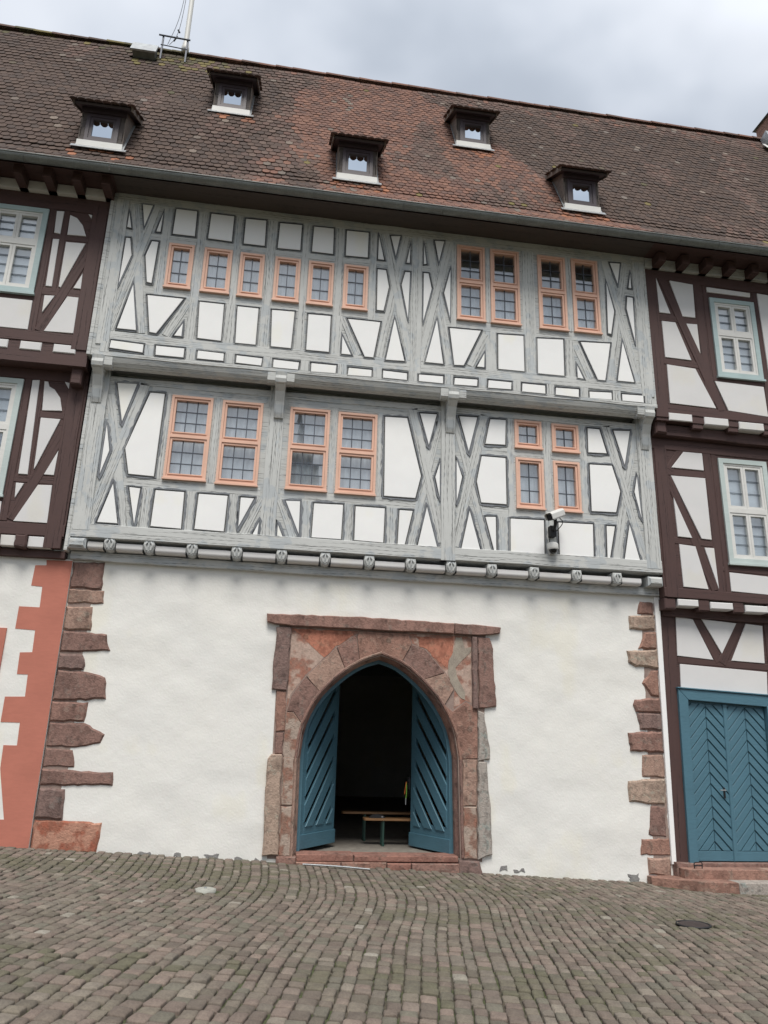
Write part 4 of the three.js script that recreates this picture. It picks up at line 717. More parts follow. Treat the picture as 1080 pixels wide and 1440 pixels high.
{ // right brown house
  const h = right, u = 0.5, l = 0.25, a = 6.405, b = 12.6;
  const up = RIGHT_UPPER.slice(0, 7); up.push([[8.67, 10.04], [9.6, 9.99], [9.6, 8.2], [8.69, 8.2]]); const low = RIGHT_LOWER.slice(0, 6).map((p, i) => i === 5 ? [[7.62, 4.6], [8.75, 4.55], [8.75, 4.24], [7.62, 4.28]] : p);
  brownHouse(h, a, b, up, u, low, l, [[7.66, 8.56, 8.195, 9.825], [7.635, 8.565, 4.77, 6.69]],
    { low0: 4.12, tr0: 0.555, tr1: 0.5, cw: 0.085, timbers: [['top_plate', a, 10.2, b, 10.10, 0.2, u, 12], ['sill_beam', a, 7.455, b, 7.34, 0.18, u, 10], ['post', 6.515, 7.28, 6.51, 10.25, 0.235, u, 14], ['post', 7.46, 7.45, 7.45, 10.1, 0.15, u, 8], ['post', 7.60, 8.1, 7.59, 10.1, 0.08, u, 4], ['post', 8.615, 7.4, 8.61, 10.05, 0.09, u, 8], ['rail', 6.6, 9.29, 7.4, 9.285, 0.13, u, 3], ['rail', 6.6, 8.395, 7.35, 8.375, 0.13, u, 3], ['rail', 7.5, 8.13, 8.65, 8.12, 0.09, u, 3], ['rail', 7.5, 9.89, 8.65, 9.88, 0.08, u, 3], ['brace', 6.76, 10.13, 7.68, 7.5, 0.17, u, 10],
      ['top_plate', a, 6.87, b, 6.78, 0.2, l, 12], ['sill_beam', a, 4.20, b, 4.12, 0.16, l, 10], ['post', 6.56, 4.12, 6.55, 6.85, 0.23, l, 14], ['post', 7.44, 4.25, 7.43, 6.8, 0.15, l, 8], ['post', 7.575, 4.25, 7.565, 6.8, 0.09, l, 4], ['rail', 6.65, 6.36, 7.4, 6.355, 0.13, l, 3], ['rail', 6.65, 5.105, 7.45, 5.09, 0.11, l, 3], ['rail', 7.5, 4.66, 8.8, 4.63, 0.08, l, 3], ['brace', 6.66, 6.25, 7.33, 4.28, 0.15, l, 9], ['brace', 6.7, 6.4, 6.95, 6.78, 0.14, l, 6]] });
  for (const i of [0, 1, 2, 3, 4]) panel(h, RIGHT_LOWER[i].map(q => [2 * 8.1 - q[0], q[1]]), l, M.infillGrey, false);
  for (const p of [rectPts(8.69, 9.6, 7.42, 8.03), rectPts(9.78, 10.7, 7.4, 8.6), rectPts(9.78, 10.7, 8.75, 9.95)]) panel(h, p, u, M.infillGrey, false);
  for (const [p, q, y] of [[6.63, 7.07, 7.30], [7.30, 7.76, 7.28], [7.96, 8.44, 7.25], [8.66, 9.1, 7.22]]) block(h, p, q, y - 0.075, y + 0.07, 0.2, u + 0.02);
  for (const x of [7.185, 7.86, 8.55]) part(h, 'joist_end', prism(rectPts(x - 0.1, x + 0.1, 7.12, 7.36), 0.15, u - 0.02, 0.012), M.brown);
  part(h, 'girder', timber(a, 7.10, b, 6.98, 0.2, 0.05, 0.38), M.brown); part(h, 'corner_console', prism(rectPts(6.41, 6.62, 7.0, 7.28), 0.1, 0.44, 0.03), M.brown);
  for (const [p, q, y] of [[6.63, 7.0, 4.04], [7.21, 7.62, 4.02], [7.84, 8.26, 4.0], [8.45, 8.85, 3.98]]) block(h, p, q, y - 0.06, y + 0.055, 0.0, l + 0.01);
  for (const x of [6.5, 7.105, 7.73, 8.35]) part(h, 'joist_end', prism(rectPts(x - 0.1, x + 0.1, 3.92, 4.11), 0.0, l - 0.005, 0.015), M.brown);
  // ground floor frame
  part(h, 'framing_backing', prism([[6.41, 3.98], [6.34, -0.6], [b, -0.6], [b, 3.9]], -0.16, -0.005, 0, [[[8.2, 2.5], [8.13, -0.2], [6.66, -0.2], [6.72, 2.56]]]), M.brown);
  for (const p of [...RIGHT_GROUND, rectPts(8.56, 9.6, 2.7, 3.7), rectPts(8.56, 9.6, 1.2, 2.55), rectPts(8.56, 9.6, 0.1, 1.05)]) panel(h, p, 0, M.infillGrey, false);
  for (const [n, x0, y0, x1, y1, w, e] of [['rail', 6.45, 3.91, b, 3.80, 0.15, 60], ['post', 6.55, 3.9, 6.445, 0.0, 0.23, 20], ['rail', 6.68, 3.125, 8.4, 3.06, 0.11, 4], ['brace', 7.08, 3.83, 7.42, 3.12, 0.15, 8], ['brace', 7.88, 3.8, 7.46, 3.1, 0.15, 10], ['post', 8.42, 3.85, 8.40, 0, 0.22, 12]]) part(h, n, timber(x0, y0, x1, y1, w, -0.12, e / 1000), M.brown);
  // door
  const d = sub(h, 'door', 'blue double door with herringbone boards'); const zf = 0.07;
  part(d, 'frame', merge([prism([[6.605, 2.65], [6.55, -0.01], [6.70, -0.01], [6.765, 2.475]], -0.1, zf, 0.008), prism([[6.605, 2.65], [6.765, 2.475], [8.15, 2.41], [8.32, 2.58]], -0.1, zf - 0.002, 0.008), prism([[8.32, 2.58], [8.15, 2.41], [8.08, -0.01], [8.25, -0.01]], -0.1, zf, 0.008)]), M.blue);
  part(d, 'frame_cap', prism([[6.59, 2.655], [8.34, 2.585], [8.34, 2.605], [6.59, 2.675]], -0.05, zf + 0.02, 0.003), M.blue);
  const leafPts = [[[6.765, 2.47], [7.43, 2.44], [7.355, 0.055], [6.70, 0.055]], [[7.437, 2.44], [8.15, 2.405], [8.08, 0.055], [7.362, 0.055]]];
  leafPts.forEach((L, k) => {
    part(d, 'leaf', prism(L, -0.09, -0.035, 0.003), M.blue);
    const [tl, tr, br, bl] = L, inset = [[bl[0] + 0.02, bl[1] + 0.155], [br[0] - 0.02, br[1] + 0.155], [tr[0] - 0.02, tr[1] - 0.03], [tl[0] + 0.02, tl[1] - 0.03]];
    part(d, 'bottom_rail', prism([[bl[0] + 0.01, bl[1] + 0.01], [br[0] - 0.01, br[1] + 0.01], [br[0] - 0.008, br[1] + 0.15], [bl[0] + 0.012, bl[1] + 0.15]], -0.05, -0.008, 0.004), M.blue);
    for (const s of [-1, 1]) for (let c = -0.5; c < 3.4; c += 0.170) {
      const cx = y => lerp((bl[0] + br[0]) / 2, (tl[0] + tr[0]) / 2, y / 2.4), half = clipPoly([[cx(0) - (s < 0 ? 2 : -0.003), 0], [cx(0) + (s < 0 ? -0.003 : 2), 0], [cx(2.5) + (s < 0 ? -0.003 : 2), 2.5], [cx(2.5) - (s < 0 ? 2 : -0.003), 2.5]], inset);
      const x0 = cx(c), q = clipPoly(ccw([[x0, c], [x0 + s * 0.6, c - 0.66], [x0 + s * 0.6, c - 0.66 + 0.150], [x0, c + 0.150]]), half);
      if (q.length > 2 && Math.abs(area(q)) > 0.001) part(d, 'chevron_board', prism(ccw(q), -0.05, -0.006 - R() * 0.004, 0.007), M.blue);
    }
  });
  part(d, 'cover_strip', prism([[7.40, 2.43], [7.47, 2.43], [7.395, 0.06], [7.325, 0.06]], -0.05, 0.012, 0.01), M.blue);
  part(d, 'lock_plate', box(7.262, 7.292, 0.98, 1.14, -0.01, 0.004), M.iron); part(d, 'handle', tube([[7.277, 1.10, 0], [7.277, 1.10, 0.05], [7.24, 1.10, 0.055], [7.18, 1.10, 0.055]], 0.009, 12, 6), M.zincPale);
  part(h, 'plinth_stone', prism(roughen([[6.30, 0.06], [6.30, -0.28], [6.62, -0.28], [6.62, 0.04]], 0.1, 0.008, 3), -0.2, 0.14, 0.012), stones[2]);
  for (let x = 6.62; x < 12.5; x += 0.47) part(h, 'rafter_foot', prism(rectPts(x - 0.075, x + 0.075, 10.30, 10.48), 0.3, 0.78 + R() * 0.05, 0.01), M.brown);
  part(h, 'eaves_infill', box(a, b, 10.3, 10.5, 0.3, 0.56), M.grey);
}

// ---------- roof over the three houses ----------
const EAVE = [1.12, 10.45], KICK = [0.55, 11.186], TAN = Math.tan(64 * Math.PI / 180), RIDGE_Y = 16.42, RIDGE_Z = KICK[0] - (RIDGE_Y - KICK[1]) / TAN;
const S1 = Math.hypot(EAVE[0] - KICK[0], KICK[1] - EAVE[1]), S2 = Math.hypot(KICK[0] - RIDGE_Z, RIDGE_Y - KICK[1]);
const A1 = Math.atan2(KICK[1] - EAVE[1], EAVE[0] - KICK[0]), A2 = Math.atan(TAN);
const roofAt = s => { if (s < S1) return { z: EAVE[0] - Math.cos(A1) * s, y: EAVE[1] + Math.sin(A1) * s, a: lerp(A1, A2, smooth(0.55, 1.0, s / S1) * 0.5) }; const q = s - S1; return { z: KICK[0] - Math.cos(A2) * q, y: KICK[1] + Math.sin(A2) * q, a: lerp(A1, A2, 0.5 + 0.5 * smooth(0, 0.5, q)) }; };
const zAtY = y => KICK[0] - (y - KICK[1]) / TAN;
const tileGeo = [];
for (let k = 0; k < 4; k++) {
  const w = 0.0655, top = 0.13, lo = -0.115, r = rng(40 + k), pts = [[-w, top], [-w, lo + 0.036 + r() * 0.006]]; for (const t of [-0.72, -0.38, 0, 0.38, 0.72]) pts.push([w * t, lo + 0.034 * t * t + (r() - 0.5) * 0.005]); pts.push([w, lo + 0.036 + r() * 0.006], [w, top]);
  const g = prism(ccw(pts), 0, 0.018, 0.003); const u = g.attributes.uv; for (let i = 0; i < u.count; i++) u.setXY(i, u.getX(i) + k * 0.17, u.getY(i)); tileGeo.push(g);
}
const tilePal = []; { const r = rng(64), dark = [[0.080, 0.050, 0.038], [0.094, 0.060, 0.045], [0.072, 0.048, 0.038], [0.11, 0.070, 0.052]], red = [[0.20, 0.098, 0.068], [0.18, 0.092, 0.067], [0.225, 0.112, 0.076], [0.155, 0.085, 0.065]], mid = [[0.132, 0.078, 0.060], [0.145, 0.086, 0.066], [0.12, 0.074, 0.059], [0.135, 0.09, 0.071]], moss = [[0.16, 0.13, 0.04], [0.12, 0.105, 0.05], [0.11, 0.085, 0.055], [0.19, 0.15, 0.05]], pale = [[0.22, 0.18, 0.15], [0.26, 0.205, 0.165], [0.20, 0.16, 0.13], [0.17, 0.14, 0.12]], neu = [[0.36, 0.145, 0.075], [0.32, 0.13, 0.07], [0.38, 0.16, 0.085], [0.28, 0.12, 0.07]];
  for (const set of [dark, mid, red, moss, pale, neu]) for (let i = 0; i < 8; i++) { const k = 0.85 + r() * 0.32; tilePal.push(set[i % 4].map(v => v * k)); } }
const tileOpt = { map: grit, bumpMap: gritRelief, bumpScale: 0.004, roughness: 0.88 };
const tileMats = tilePal.map(c => mat(c, tileOpt));
const DORMERS = [[-4.04, -3.13, 11.44], [-1.99, -1.11, 13.615], [0.51, 1.39, 11.46], [3.0, 3.87, 13.585], [4.85, 5.71, 11.44]];
function tileKind(x, s, r) {
  const t = s / (S1 + S2), n = vnoise(x * 0.55 + 60, s * 0.55 + 60, 512, 512, 3), n2 = vnoise(x * 1.6 + 60, s * 0.8 + 60, 512, 512, 9), n3 = vnoise(x * 2.4 + 60, s * 2.4 + 60, 512, 512, 14);
  let q = smooth(-1.6, 1.0, x + (n2 - 0.5) * 2.0) * (1 - smooth(-0.15, 0.35, x - (5.15 - 0.62 * (s - 2)) + (n3 - 0.5) * 0.5 - (s < 2 ? 0.3 : 0)));   // the redder, more recently re-laid field
  q *= 0.42 + 0.9 * smooth(0.28, 0.58, n2 * 0.6 + n * 0.4 + (t > 0.72 ? 0.16 : 0));
  q = Math.max(q, 0.4 * smooth(0.62, 0.8, n2), t > 0.9 && x > 0 ? 0.45 : 0);
  for (const [a, b, y0] of DORMERS) { const sy = S1 + (y0 - KICK[1]) / Math.sin(A2); if (x > a - 0.05 && x < b + 0.12 && s < sy - 0.0 && s > sy - 0.42 && r() < 0.4) return 5; }
  const mossy = smooth(1.3, 0.2, Math.hypot((x + 2.75) * 0.8, (t - 0.97) * 7)); if (r() < mossy * 0.8) return 3; if (t > 0.95 && x < -3 && r() < 0.3) return 3;
  if (n3 > 0.86 && n > 0.45 && r() < 0.15) return 4; if (r() < 0.006) return 4; if (r() < 0.004) return 3;
  const v = q + (r() - 0.5) * 0.42; return v > 0.62 ? 2 : v > 0.28 ? 1 : 0;
}
function roofOf(h, xa, xb, seed) {
  const r = rng(seed), tiles = [], im = [[], [], [], []], dummy = new THREE.Object3D(), col = new THREE.Color();
  const roof = sub(h, 'roof');
  const deck = (za, ya, zb, yb) => { const g = new THREE.BufferGeometry(); g.setAttribute('position', new THREE.Float32BufferAttribute([xa, ya, za, xb, ya, za, xb, yb, zb, xa, ya, za, xb, yb, zb, xa, yb, zb], 3)); g.setAttribute('uv', new THREE.Float32BufferAttribute([0, 0, 1, 0, 1, 1, 0, 0, 1, 1, 0, 1], 2)); g.computeVertexNormals(); return g; };
  part(roof, 'roof_deck', merge([deck(EAVE[0] - 0.03, EAVE[1] - 0.03, KICK[0] - 0.02, KICK[1] - 0.02), deck(KICK[0] - 0.02, KICK[1] - 0.02, RIDGE_Z, RIDGE_Y - 0.05), deck(2 * RIDGE_Z - 1.1, 10.45, RIDGE_Z, RIDGE_Y - 0.05)]), M.brown);
  part(h, 'soffit', box(xa, xb, 10.515, 10.55, 0.2, 1.0), h === grey ? M.dormerWood : M.brown);
  // three fields, laid at different times: wide old tiles on the left, finer double-lapped ones in the middle
  for (const [fa, fb, gauge, tw] of [[-9, -0.12, 0.158, 0.142], [-0.12, 5.25, 0.122, 0.122], [5.25, 13, 0.138, 0.132]]) {
    const za = Math.max(xa, fa), zb = Math.min(xb, fb), rows = Math.floor((S1 + S2 - 0.05) / gauge); if (za >= zb) continue;
    for (let j = 0; j < rows; j++) {
      const s = 0.09 + j * gauge, shift = j % 2 ? tw / 2 : 0, p = roofAt(s);
      for (let x = -9 + shift + tw * Math.ceil((za + 9 - shift) / tw); x < zb + (zb < xb ? tw * 0.5 : 0); x += tw) {
        const sag = 0.03 * (vnoise(x * 0.5 + 30, s * 0.6 + 30, 512, 512, 5) - 0.5) + 0.014 * (vnoise(x * 1.7 + 30, s * 1.4 + 30, 512, 512, 8) - 0.5), k = tileKind(x, s, r), c = k * 8 + Math.floor(r() * 8), up = 0.012 + sag + (r() - 0.5) * 0.005;
        if (p.y > 15.75 && p.y < 16.15 && x > -3.95 && x < -3.42) continue;
        tiles.push([x + (r() - 0.5) * 0.008, p.y + Math.cos(p.a) * up + (r() - 0.5) * 0.010, p.z + Math.sin(p.a) * up, p.a - 0.085 + (r() - 0.5) * 0.02, (r() - 0.5) * 0.05, c, Math.floor(r() * 4), tw / 0.138]);
      }
    }
  }
  const place = (o, a) => { o.position.set(a[0], a[1], a[2]); o.rotation.set(a[3] - Math.PI / 2, 0, a[4]); o.scale.set(a[7], 1, 1); };
  const sc = tiles.map((a, i) => [inView(a[0], a[1], a[2], 1) ? (a[1] > 11.0 ? 1 : 0.6) * (a[3] - 0.72) / (Math.hypot(a[0], a[1] - 1.6, a[2] - 11.8) ** 2) : 0, i]).sort((p, q) => q[0] - p[0]).slice(0, 300).filter(q => q[0] > 0), single = new Set(sc.map(q => q[1]));
  tiles.forEach((a, i) => { if (single.has(i)) place(part(roof, 'roof_tile', tileGeo[a[6]], tileMats[a[5]]), a); else im[a[6]].push(a); });
  im.forEach((l, k) => { const q = new THREE.InstancedMesh(tileGeo[k], mat([1, 1, 1], tileOpt), l.length); q.name = 'roof_tiles'; q.userData.kind = 'stuff'; q.castShadow = q.receiveShadow = true; l.forEach((a, i) => { place(dummy, a); dummy.updateMatrix(); q.setMatrixAt(i, dummy.matrix); q.setColorAt(i, col.setRGB(...tilePal[a[5]])); }); roof.add(q); });
  // ridge tiles
  const rg = new THREE.CylinderGeometry(0.105, 0.12, 0.40, 12, 1, true, 0, Math.PI); rg.rotateZ(Math.PI / 2); rg.rotateX(0);
  const half = (() => { const pos = [], uv = [], idx = [], n = 8; for (let i = 0; i <= n; i++) { const t = i / n * Math.PI; for (const [x, q] of [[-0.2, 0.125], [0.2, 0.108], [0.2, 0.09], [-0.2, 0.105]]) { pos.push(x, Math.sin(t) * q, Math.cos(t) * q); uv.push(x, t * 0.1); } } for (let i = 0; i < n; i++) for (let k = 0; k < 4; k++) { const a = i * 4 + k, b = i * 4 + (k + 1) % 4; idx.push(a, b, a + 4, b, b + 4, a + 4); } const g = new THREE.BufferGeometry(); g.setAttribute('position', new THREE.Float32BufferAttribute(pos, 3)); g.setAttribute('uv', new THREE.Float32BufferAttribute(uv, 2)); g.setIndex(idx); const f = g.toNonIndexed(); f.computeVertexNormals(); return f; })();
  for (let x = xa + 0.19; x < xb; x += 0.385) { const m = x < -2 ? [24, 1, 8, 25] : [17, 18, 9, 16, 20], o = part(roof, 'ridge_tile', half, tileMats[m[Math.floor(r() * m.length)]]); o.position.set(x, RIDGE_Y - 0.03 + (r() - 0.5) * 0.02, RIDGE_Z); o.rotation.z = 0.03 + (r() - 0.5) * 0.03; }
  // gutter
  const gut = sub(h, 'gutter'), prof = []; for (let i = 0; i <= 10; i++) { const t = Math.PI + i / 10 * Math.PI; prof.push([Math.cos(t) * 0.085, Math.sin(t) * 0.085]); } for (let i = 10; i >= 0; i--) { const t = Math.PI + i / 10 * Math.PI; prof.push([Math.cos(t) * 0.078, Math.sin(t) * 0.078]); }
  const sh = new THREE.Shape(prof.map(p => new THREE.Vector2(...p))), gg = new THREE.ExtrudeGeometry(sh, { depth: xb - xa - 0.004, bevelEnabled: false }); gg.rotateY(Math.PI / 2); gg.translate(xa, 10.475, 1.19); part(gut, 'trough', gg, M.zinc);
  part(gut, 'rolled_edge', tube([[xa, 10.478, 1.276], [(xa + xb) / 2, 10.478, 1.276], [xb, 10.478, 1.276]], 0.012, 4, 8), M.zinc);
  for (let x = xa + 0.35; x < xb; x += 0.72 + (r() - 0.5) * 0.25) { const q = new THREE.TorusGeometry(0.087, 0.006, 5, 14, Math.PI); q.rotateX(Math.PI); q.rotateY(Math.PI / 2); q.translate(x, 10.475, 1.19); part(gut, 'gutter_bracket', q, M.zinc); }
  part(gut, 'drip_edge', (() => { const g = box(xa, xb, -0.005, 0.0, -0.1, 0.1); g.rotateX(0.75); g.translate(0, 10.50, 1.12); return g; })(), M.zincPale);
}
roofOf(left, -8.4, XL - 0.001, 81); roofOf(grey, XL + 0.001, XR - 0.001, 82); roofOf(right, XR + 0.001, 12.6, 83);

// shed dormers
DORMERS.forEach(([x0, x1, y0], n) => {
  const h = n ? grey : left, d = sub(h, 'dormer'), zf = zAtY(y0) + 0.03, a = x0 + 0.09, b = x1 - 0.09, top = y0 + 0.86, back = zf - 0.95;
  const slope = Math.tan(30 * Math.PI / 180), zj = zf - (0.86 + 0.0) / (TAN - slope);
  // board front with the window opening
  const wx0 = (a + b) / 2 - 0.25, wx1 = (a + b) / 2 + 0.25, wy0 = y0 + 0.16, wy1 = y0 + 0.70;
  part(d, 'front_boards', prism(rectPts(a, b, y0 + 0.02, top), zf - 0.06, zf, 0.003, [rectPts(wx0, wx1, wy0, wy1).reverse()]), M.dormerWood);
  part(d, 'cornice', box(a - 0.02, b + 0.02, top - 0.12, top - 0.01, zf - 0.02, zf + 0.05), M.dormerFrame);
  part(d, 'window_frame', merge([...rectFrame(wx0 - 0.03, wx1 + 0.03, wy0 - 0.02, wy1 + 0.02, 0.06, zf - 0.05, zf + 0.025), ...rectFrame(wx0 + 0.034, wx1 - 0.034, wy0 + 0.044, wy1 - 0.044, 0.045, zf - 0.045, zf + 0.012)]), M.dormerFrame);
  { const o = part(d, 'pane', new THREE.PlaneGeometry(wx1 - wx0 - 0.14, wy1 - wy0 - 0.14), M.coatedGlass); o.position.set((wx0 + wx1) / 2, (wy0 + wy1) / 2, zf - 0.015); o.rotation.y = (R() - 0.5) * 0.01; }
  part(d, 'sill_board', box(a - 0.02, b + 0.02, y0 + 0.015, y0 + 0.135, zf - 0.01, zf + 0.035), M.white);
  part(d, 'flashing', (() => { const g = box(a - 0.10, b + 0.10, -0.012, 0, -0.02, 0.10); g.rotateX(0.95); g.translate(0, y0 + 0.02, zf + 0.03); return g; })(), M.zincPale);
  for (const [x, s] of [[a, -1], [b, 1]]) {
    const t = new THREE.Shape([[0, 0], [0, 0.85], [0.86 / (TAN - slope), 0.85 + slope * 0.86 / (TAN - slope)]].map(p => new THREE.Vector2(...p))), g = new THREE.ExtrudeGeometry(t, { depth: 0.03, bevelEnabled: false }); g.rotateY(Math.PI / 2); g.translate(x - 0.015, y0, zf); part(d, 'cheek', g, M.dormerBoard);
    part(d, 'cheek_flashing', (() => { const L = Math.hypot(0.62, 1.27), q = box(x - 0.02 + s * 0.015, x + 0.02 + s * 0.03, 0, 1.15, -0.008, 0.008); q.rotateX(-(Math.PI / 2 - A2)); q.translate(0, y0, zf + 0.03); return q; })(), M.zincPale);
  }
  const len = 0.2 + 0.95, slab = (xa, xb, t0, t1) => { const g = box(xa, xb, t0, t1, -len + 0.2, 0.20); g.rotateX(30 * Math.PI / 180); g.translate(0, top, zf); return g; };
  part(d, 'roof_boards', slab(a - 0.10, b + 0.10, 0.0, 0.04), M.dormerFrame);
  for (const [x, s] of [[a - 0.125, -1], [b + 0.125, 1]]) part(d, 'verge_board', slab(x - 0.012, x + 0.012, -0.02, 0.065), M.dormerBoard);
  const r = rng(300 + n), cols = Math.round((b - a + 0.28) / 0.138); for (let j = 0; j < 6; j++) for (let i = 0; i <= cols - (j % 2); i++) { const o = part(d, 'roof_tile', tileGeo[Math.floor(r() * 4)], tileMats[Math.floor(r() * 16)]), q = 0.185 - j * 0.166, c = Math.cos(Math.PI / 6), s = Math.sin(Math.PI / 6); o.position.set(a - 0.12 + (i + (j % 2) * 0.5) * ((b - a + 0.24) / cols), top + 0.062 * c - q * s, zf + q * c + 0.062 * s); o.rotation.set(Math.PI / 6 - 0.07 - Math.PI / 2, 0, (r() - 0.5) * 0.03); }
});
{ // sheet-metal roof hatch, part of the left house; chimney and vent of the right house
  const g = sub(left, 'roof_hatch'), z = zAtY(15.9); const put = (q, up) => q.rotateX(A2).translate(-3.66, 15.98 + Math.cos(A2) * up, zAtY(15.98) + Math.sin(A2) * up);
  part(g, 'lid', put(box(-0.27, 0.27, -0.02, 0.02, -0.2, 0.2), 0.20), M.zincPale);
  part(g, 'kerb', put(box(-0.235, 0.235, -0.16, 0, -0.16, 0.15), 0.18), M.zinc);
  part(g, 'apron', (() => { const q = box(-0.36, 0.36, -0.006, 0.006, -0.12, 0.22); q.rotateX(A2 - 0.1); q.translate(-3.66, 15.7, z + 0.09); return q; })(), M.zincPale);
  const c = sub(right, 'chimney'); part(c, 'stack', box(12.5, 13.4, 15.2, 18.5, -3.6, -2.7), stones[0]); part(c, 'cap', (() => { const q = new THREE.ConeGeometry(0.74, 0.5, 4, 1); q.rotateY(Math.PI / 4); q.translate(12.95, 18.75, -3.15); return q; })(), M.zinc);
  const v = sub(right, 'roof_vent'); part(v, 'hood', (() => { const q = box(-0.22, 0.22, -0.05, 0.28, -0.1, 0.14); q.rotateX(-0.35); q.translate(11.4, 16.1, zAtY(16.1) + 0.16); return q; })(), M.zincPale); part(v, 'apron', (() => { const q = box(-0.3, 0.3, -0.006, 0.006, -0.1, 0.2); q.rotateX(A2 - 0.1); q.translate(11.4, 15.98, zAtY(16.0) + 0.12); return q; })(), M.white);
}

// ---------- single things ----------
{ // aerial mast with its roof bracket and stay wires
  const t = thing('aerial_mast', 'tall white aerial mast on a steel roof frame with slack stay wires', 'mast'), z = RIDGE_Z + 0.12;
  part(t, 'pole', new THREE.CylinderGeometry(0.042, 0.058, 6.2, 14).translate(-2.86, 19.5, z), M.white);
  part(t, 'collar', new THREE.LatheGeometry([[0.06, 0], [0.085, 0.02], [0.085, 0.12], [0.065, 0.15], [0.07, 0.22], [0.055, 0.26]].map(p => new THREE.Vector2(...p)), 14).translate(-2.86, 16.42, z), M.white);
  for (const [x, s] of [[-3.33, 1], [-2.8, 2]]) part(t, 'upright', box(x - 0.016, x + 0.016, 15.95, 16.62, z + 0.12, z + 0.17), M.lead);
  part(t, 'top_rail', tube([[-3.42, 16.6, z + 0.18], [-3.0, 16.58, z + 0.18], [-2.74, 16.57, z + 0.18]], 0.02, 8, 6), M.lead); part(t, 'lower_rail', tube([[-3.36, 16.34, z + 0.17], [-2.78, 16.3, z + 0.17]], 0.012, 4, 6), M.lead);
  part(t, 'stay_wire', tube([[-3.24, 16.5, z + 0.05], [-3.08, 17.4, z], [-2.92, 22.0, z]], 0.006, 20, 5), M.iron); part(t, 'stay_wire', tube([[-3.2, 16.5, z + 0.05], [-3.1, 16.75, z], [-3.04, 17.1, z], [-2.9, 22.0, z]], 0.006, 20, 5), M.iron);
  part(t, 'turnbuckle', merge([new THREE.CylinderGeometry(0.018, 0.018, 0.16, 8).rotateZ(-0.4).translate(-3.1, 16.75, z).toNonIndexed(), new THREE.CylinderGeometry(0.02, 0.02, 0.08, 8).rotateZ(0.5).translate(-3.05, 16.98, z).toNonIndexed()]), M.iron);
  rebase(t, -2.86, 16, z);
}
{ // wall cameras
  const t = thing('security_camera', 'white bullet security camera on a black arm on grey stud', 'camera'); const dir = new THREE.Euler(0.42, -0.95, 0.10, 'YXZ');
  const put = g => { g.rotateX(dir.x); g.rotateY(dir.y); g.translate(4.44, 5.31, 0.56); return g; };
  const shade = new THREE.Shape(); for (const [x, y] of [[-0.075, -0.05], [-0.075, 0.03], [-0.05, 0.062], [0.05, 0.062], [0.075, 0.03], [0.075, -0.05], [0.066, -0.05], [0.066, 0.024], [0.044, 0.053], [-0.044, 0.053], [-0.066, 0.024], [-0.066, -0.05]]) shade.curves.length || shade.currentPoint.lengthSq() ? shade.lineTo(x, y) : shade.moveTo(x, y);
  part(t, 'sun_shield', put(new THREE.ExtrudeGeometry(shade, { depth: 0.40, bevelEnabled: false }).translate(0, 0.006, -0.18)), M.white);
  part(t, 'housing', put(box(-0.06, 0.06, -0.065, 0.045, -0.17, 0.17)), M.white); part(t, 'lens_face', put(box(-0.055, 0.055, -0.06, 0.04, 0.168, 0.18)), M.iron); part(t, 'lens', put(new THREE.CylinderGeometry(0.034, 0.038, 0.02, 16).rotateX(Math.PI / 2).translate(0, -0.008, 0.186)), M.cloth);
  part(t, 'arm', tube([[4.45, 5.24, 0.52], [4.47, 5.17, 0.46], [4.47, 5.10, 0.36]], 0.03, 10, 8), M.iron); part(t, 'base', box(4.42, 4.52, 5.0, 5.18, 0.25, 0.37), M.iron); part(t, 'cable', tube([[4.55, 5.32, 0.42], [4.60, 5.22, 0.46], [4.55, 5.12, 0.38], [4.49, 5.06, 0.32]], 0.007, 16, 6), M.cloth);
  rebase(t, 4.47, 5.0, 0.26);
  const d = thing('security_camera', 'small white dome security camera with dark dome below bullet camera', 'camera');
  part(d, 'base', new THREE.LatheGeometry([[0.001, 0.1], [0.06, 0.10], [0.085, 0.075], [0.09, 0.0], [0.075, -0.02]].map(p => new THREE.Vector2(...p)), 20).translate(4.455, 4.79, 0.36), M.white);
  part(d, 'dome', new THREE.SphereGeometry(0.068, 18, 10, 0, Math.PI * 2, Math.PI / 2, Math.PI / 2).translate(4.455, 4.77, 0.36), new THREE.MeshStandardMaterial({ color: 0x15171a, roughness: 0.12 }));
  part(d, 'wall_bracket', box(4.41, 4.50, 4.70, 4.88, 0.25, 0.31), M.white); part(d, 'cable', tube([[4.44, 4.86, 0.31], [4.43, 4.95, 0.275], [4.455, 5.02, 0.28]], 0.006, 8, 5), M.cloth);
  rebase(d, 4.455, 4.7, 0.26);
}
